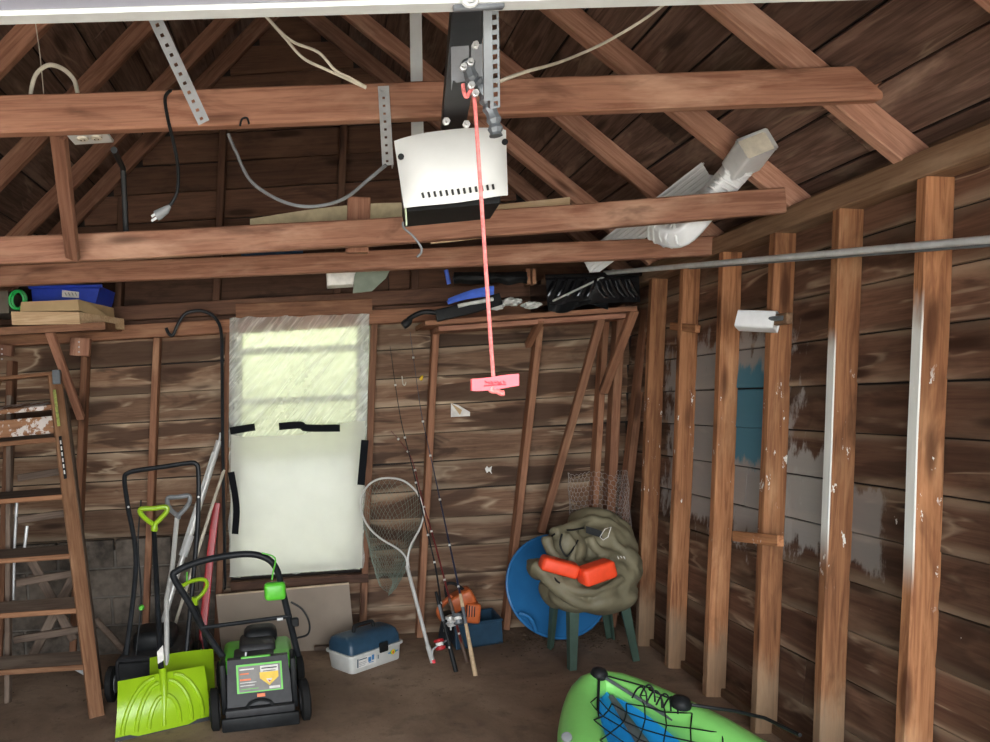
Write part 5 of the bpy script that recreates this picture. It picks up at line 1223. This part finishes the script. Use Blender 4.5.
# ================================================================== KAYAK
ky = thing('inflatable_kayak', 'lime green inflatable kayak with blue floor and black deck netting', 'kayak', (1.27, 2.2, 0))
tipx, tipy, klen = 1.235, 3.45, 2.75
def kaxis(s): return Vector((tipx + .085 * s, tipy - s, 0))
def khalf(s): return .345 * min(1.0, (max(s, 0) / .66)) ** .52 * (1 if s < klen - .6 else max(0.05, 1 - ((s - klen + .6) / .6) ** 2))
def kz(s): return .150 + .165 * max(0, 1 - s / .85) ** 1.6 + .1 * max(0, (s - klen + .6) / .6) ** 1.6
def krad(s): return .102 * (0.5 + .5 * min(1, (s + .02) / .42)) * (1 if s < klen - .4 else 1 - .4 * (s - klen + .4) / .4)
ss = [0.0, .03, .07, .12, .18, .25, .33, .42, .52, .64, .78, .95, 1.2, 1.5, 1.8, 2.1, 2.3, 2.45, 2.58, 2.68, 2.75]
for sg in (-1, 1):
    b = MB(); b.tube([kaxis(s) + Vector((sg * khalf(s) + sg * .0, 0, kz(s))) for s in ss], [krad(s) for s in ss], 20, up=(0, 0, 1)); part('side_tube', b, M_KAYG, ky)
b = MB()
def kfl(a, c):
    s = .045 + (klen - .3) * c; p = kaxis(s); return p + Vector(((2 * a - 1) * khalf(s) * .95, 0, max(.05, kz(s) - .02 - .05 * min(1, s / .5)) + .02 * math.cos((2 * a - 1) * 9)))
b.grid(kfl, 14, 40, .02); part('floor', b, M_KAYB, ky, 'bright blue inflated floor')
b = MB()
b.grid(lambda a, c: kfl(.44 + .12 * a, .02 + c * .5) + Vector((0, 0, .018)), 3, 20); part('floor_strip', b, M_KAYGY, ky)
def cap(p, r_): 
    b = MB(); b.lathe([(r_, -.012), (r_ * 1.05, .0), (r_ * .85, .018), (r_ * .4, .028), (0, .03)], p, (0, -.25, 1), 18)
    return part('deck_ring', b, M_BLKPL, ky)
k1 = kaxis(.03) + Vector((-.02, 0, kz(.03) + krad(.03) + .002)); cap(k1, .036)
k2 = P(681, 703, 3.02); cap(k2, .038)
def kt(s, sg, f=0.0): # point on top inner edge of a tube
    return kaxis(s) + Vector((sg * (khalf(s) - krad(s) * .55), 0, kz(s) + krad(s) * .86 + f))
b = MB(); b.tube([k2, P(700, 706, 3.0), P(735, 711, 2.92), P(765, 718, 2.8), P(800, 735, 2.6)], .007, 7); part('grab_line', b, M_BLKPL, ky)
b = MB(); b.tube(spl([k1, kaxis(.2) + Vector((.12, 0, kz(.2) + krad(.2) + .02)), P(650, 690, 3.1), k2], 5), .004, 6); part('deck_line', b, M_BLKPL, ky)
b = MB(); b.tube(spl([k1, kt(.25, 1, -.04) + Vector((-.04, 0, 0)), kt(.5, 1, -.05) + Vector((-.03, 0, 0)), kt(.8, 1, -.02), kt(1.2, 1)], 5), .008, 7); part('deck_strap', b, M_KAYGY, ky)
b = MB(); b.tube(spl([k1, kt(.25, -1, -.03) + Vector((.03, 0, 0)), kt(.5, -1, -.02), kt(.8, -1)], 5), .006, 7); part('deck_strap', b, M_BLKPL, ky)
# net: diamonds of cord between the tubes, each cord sagging a little
nb = MB(); NU, NS = 8, 17
def npnt(i, j):
    s = .16 + .066 * j; a = i / NU; p = kt(s, -1).lerp(kt(s, 1), a); p.z += -.05 * math.sin(math.pi * a) + .018 * noise.noise(Vector((i * .9, j * .8, 0))); p.x += .014 * noise.noise(Vector((i, j * 1.1, 5))); return p
for i in range(NU + 1):
    for j in range(NS):
        for di in (-1, 1):
            if j % 2 == i % 2: continue
            if 0 <= i + di <= NU: nb.tube(spl([npnt(i, j), npnt(i + di, j + 1)], 2), .0030, 5)
for (x, y) in ((640, 690), (648, 688), (655, 694), (664, 697), (671, 700)):
    nb.tube(spl([P(x - 8, y + 8, 3.05), P(x - 3, y - 1, 3.05), P(x + 2, y - 3, 3.06), P(x + 6, y + 3, 3.05), P(x + 7, y + 14, 3.03)], 3), .0036, 5)
o = part('deck_net', nb, M_BLKPL, ky, 'black cord cargo netting'); o['kind'] = 'stuff'
b = MB(); b.lathe([(.02, 0), (.02, .010), (.012, .013), (0, .013)], P(567, 738, 2.93), (-.3, -.6, .8), 14); part('valve', b, M_GREYPL, ky)

# ================================================================== LITTLE THINGS ON THE WALLS AND FLOOR
def scrap(pts, Y, name, label, cat, mat=M_PAPER, t=.004):
    b = MB(); f = [P(x, y, Y) for x, y in pts]; n = len(f); b.add(f + [p + Vector((0, t, 0)) for p in f], [tuple(range(n)), tuple(range(2 * n - 1, n - 1, -1))] + [(i, (i + 1) % n, (i + 1) % n + n, i + n) for i in range(n)]); return solo(name, b, mat, label, cat, smooth=False)
tp_ = scrap([(451, 403), (458, 405), (470, 412), (470, 416), (451, 417)], YB - .006, 'torn_paper', 'torn triangular paper scrap pinned to the back wall', 'paper')
b = MB(); f = [P(451, 403, YB - .012), P(462, 410, YB - .012), P(460, 415, YB - .012)]; b.add(f, [(0, 1, 2)]); part('tan_fold', b, M_CARD, tp_, smooth=False)
scrap([(485, 469), (487, 466), (489, 468), (492, 466), (491, 471), (492, 474), (489, 471), (487, 473)], YB - .006, 'paint_fleck', 'small white star shaped fleck on the back wall', 'fleck')
b = MB(); b.tube(spl([P(402, 376, YB - .02), P(403, 384, YB - .02), P(405, 385, YB - .02), (P(406, 382, YB - .02))], 4), .004, 6); solo('wall_hook', b, M_CABLEW, 'small pale hook on the back wall right of the window', 'hook')
b = MB(); b.lathe([(.0, -.012), (.011, -.006), (.013, .0), (.008, .02), (0, .028)], P(421, 379, 5.14), (.5, 0, .9), 10); solo('fishing_lure', b, M_YEL, 'tiny yellow and white fishing lure hanging by a rod tip', 'lure')
# debris in the corner: nobody could count it
b = MB(); rng = random.Random(3)
for i in range(900):
    px = rng.uniform(483, 640); yy = rng.gauss(5.03, .12)
    if i % 3 == 0: x = rng.uniform(-2.1, 1.9); yy = rng.uniform(4.1, 5.2)
    else: x = (px - CX) / FPX * 5.0 - .02
    yy = min(5.22, yy); a = rng.uniform(0, 6.28); r_ = rng.uniform(.006, .018) * (0.6 if i % 3 == 0 else 1); z_ = .001 + (rng.uniform(0, .04) * max(0, (yy - 4.9) / .3) if i % 3 else 0)
    if x > 1.9: continue
    c = Vector((x, yy, z_)); t_ = rng.uniform(-.5, .5) * r_
    b.add([c + Vector((r_ * math.cos(a), r_ * math.sin(a), 0)), c + Vector((-.5 * r_ * math.sin(a), .5 * r_ * math.cos(a), abs(t_))), c - Vector((r_ * math.cos(a), r_ * math.sin(a), 0)), c - Vector((-.5 * r_ * math.sin(a), .5 * r_ * math.cos(a), -abs(t_) * .3))], [(0, 1, 2, 3)])
o = solo('leaf_litter', b, M_LEAF, 'dry leaves and dirt littering the floor along the back wall', 'debris', smooth=False); o['kind'] = 'stuff'
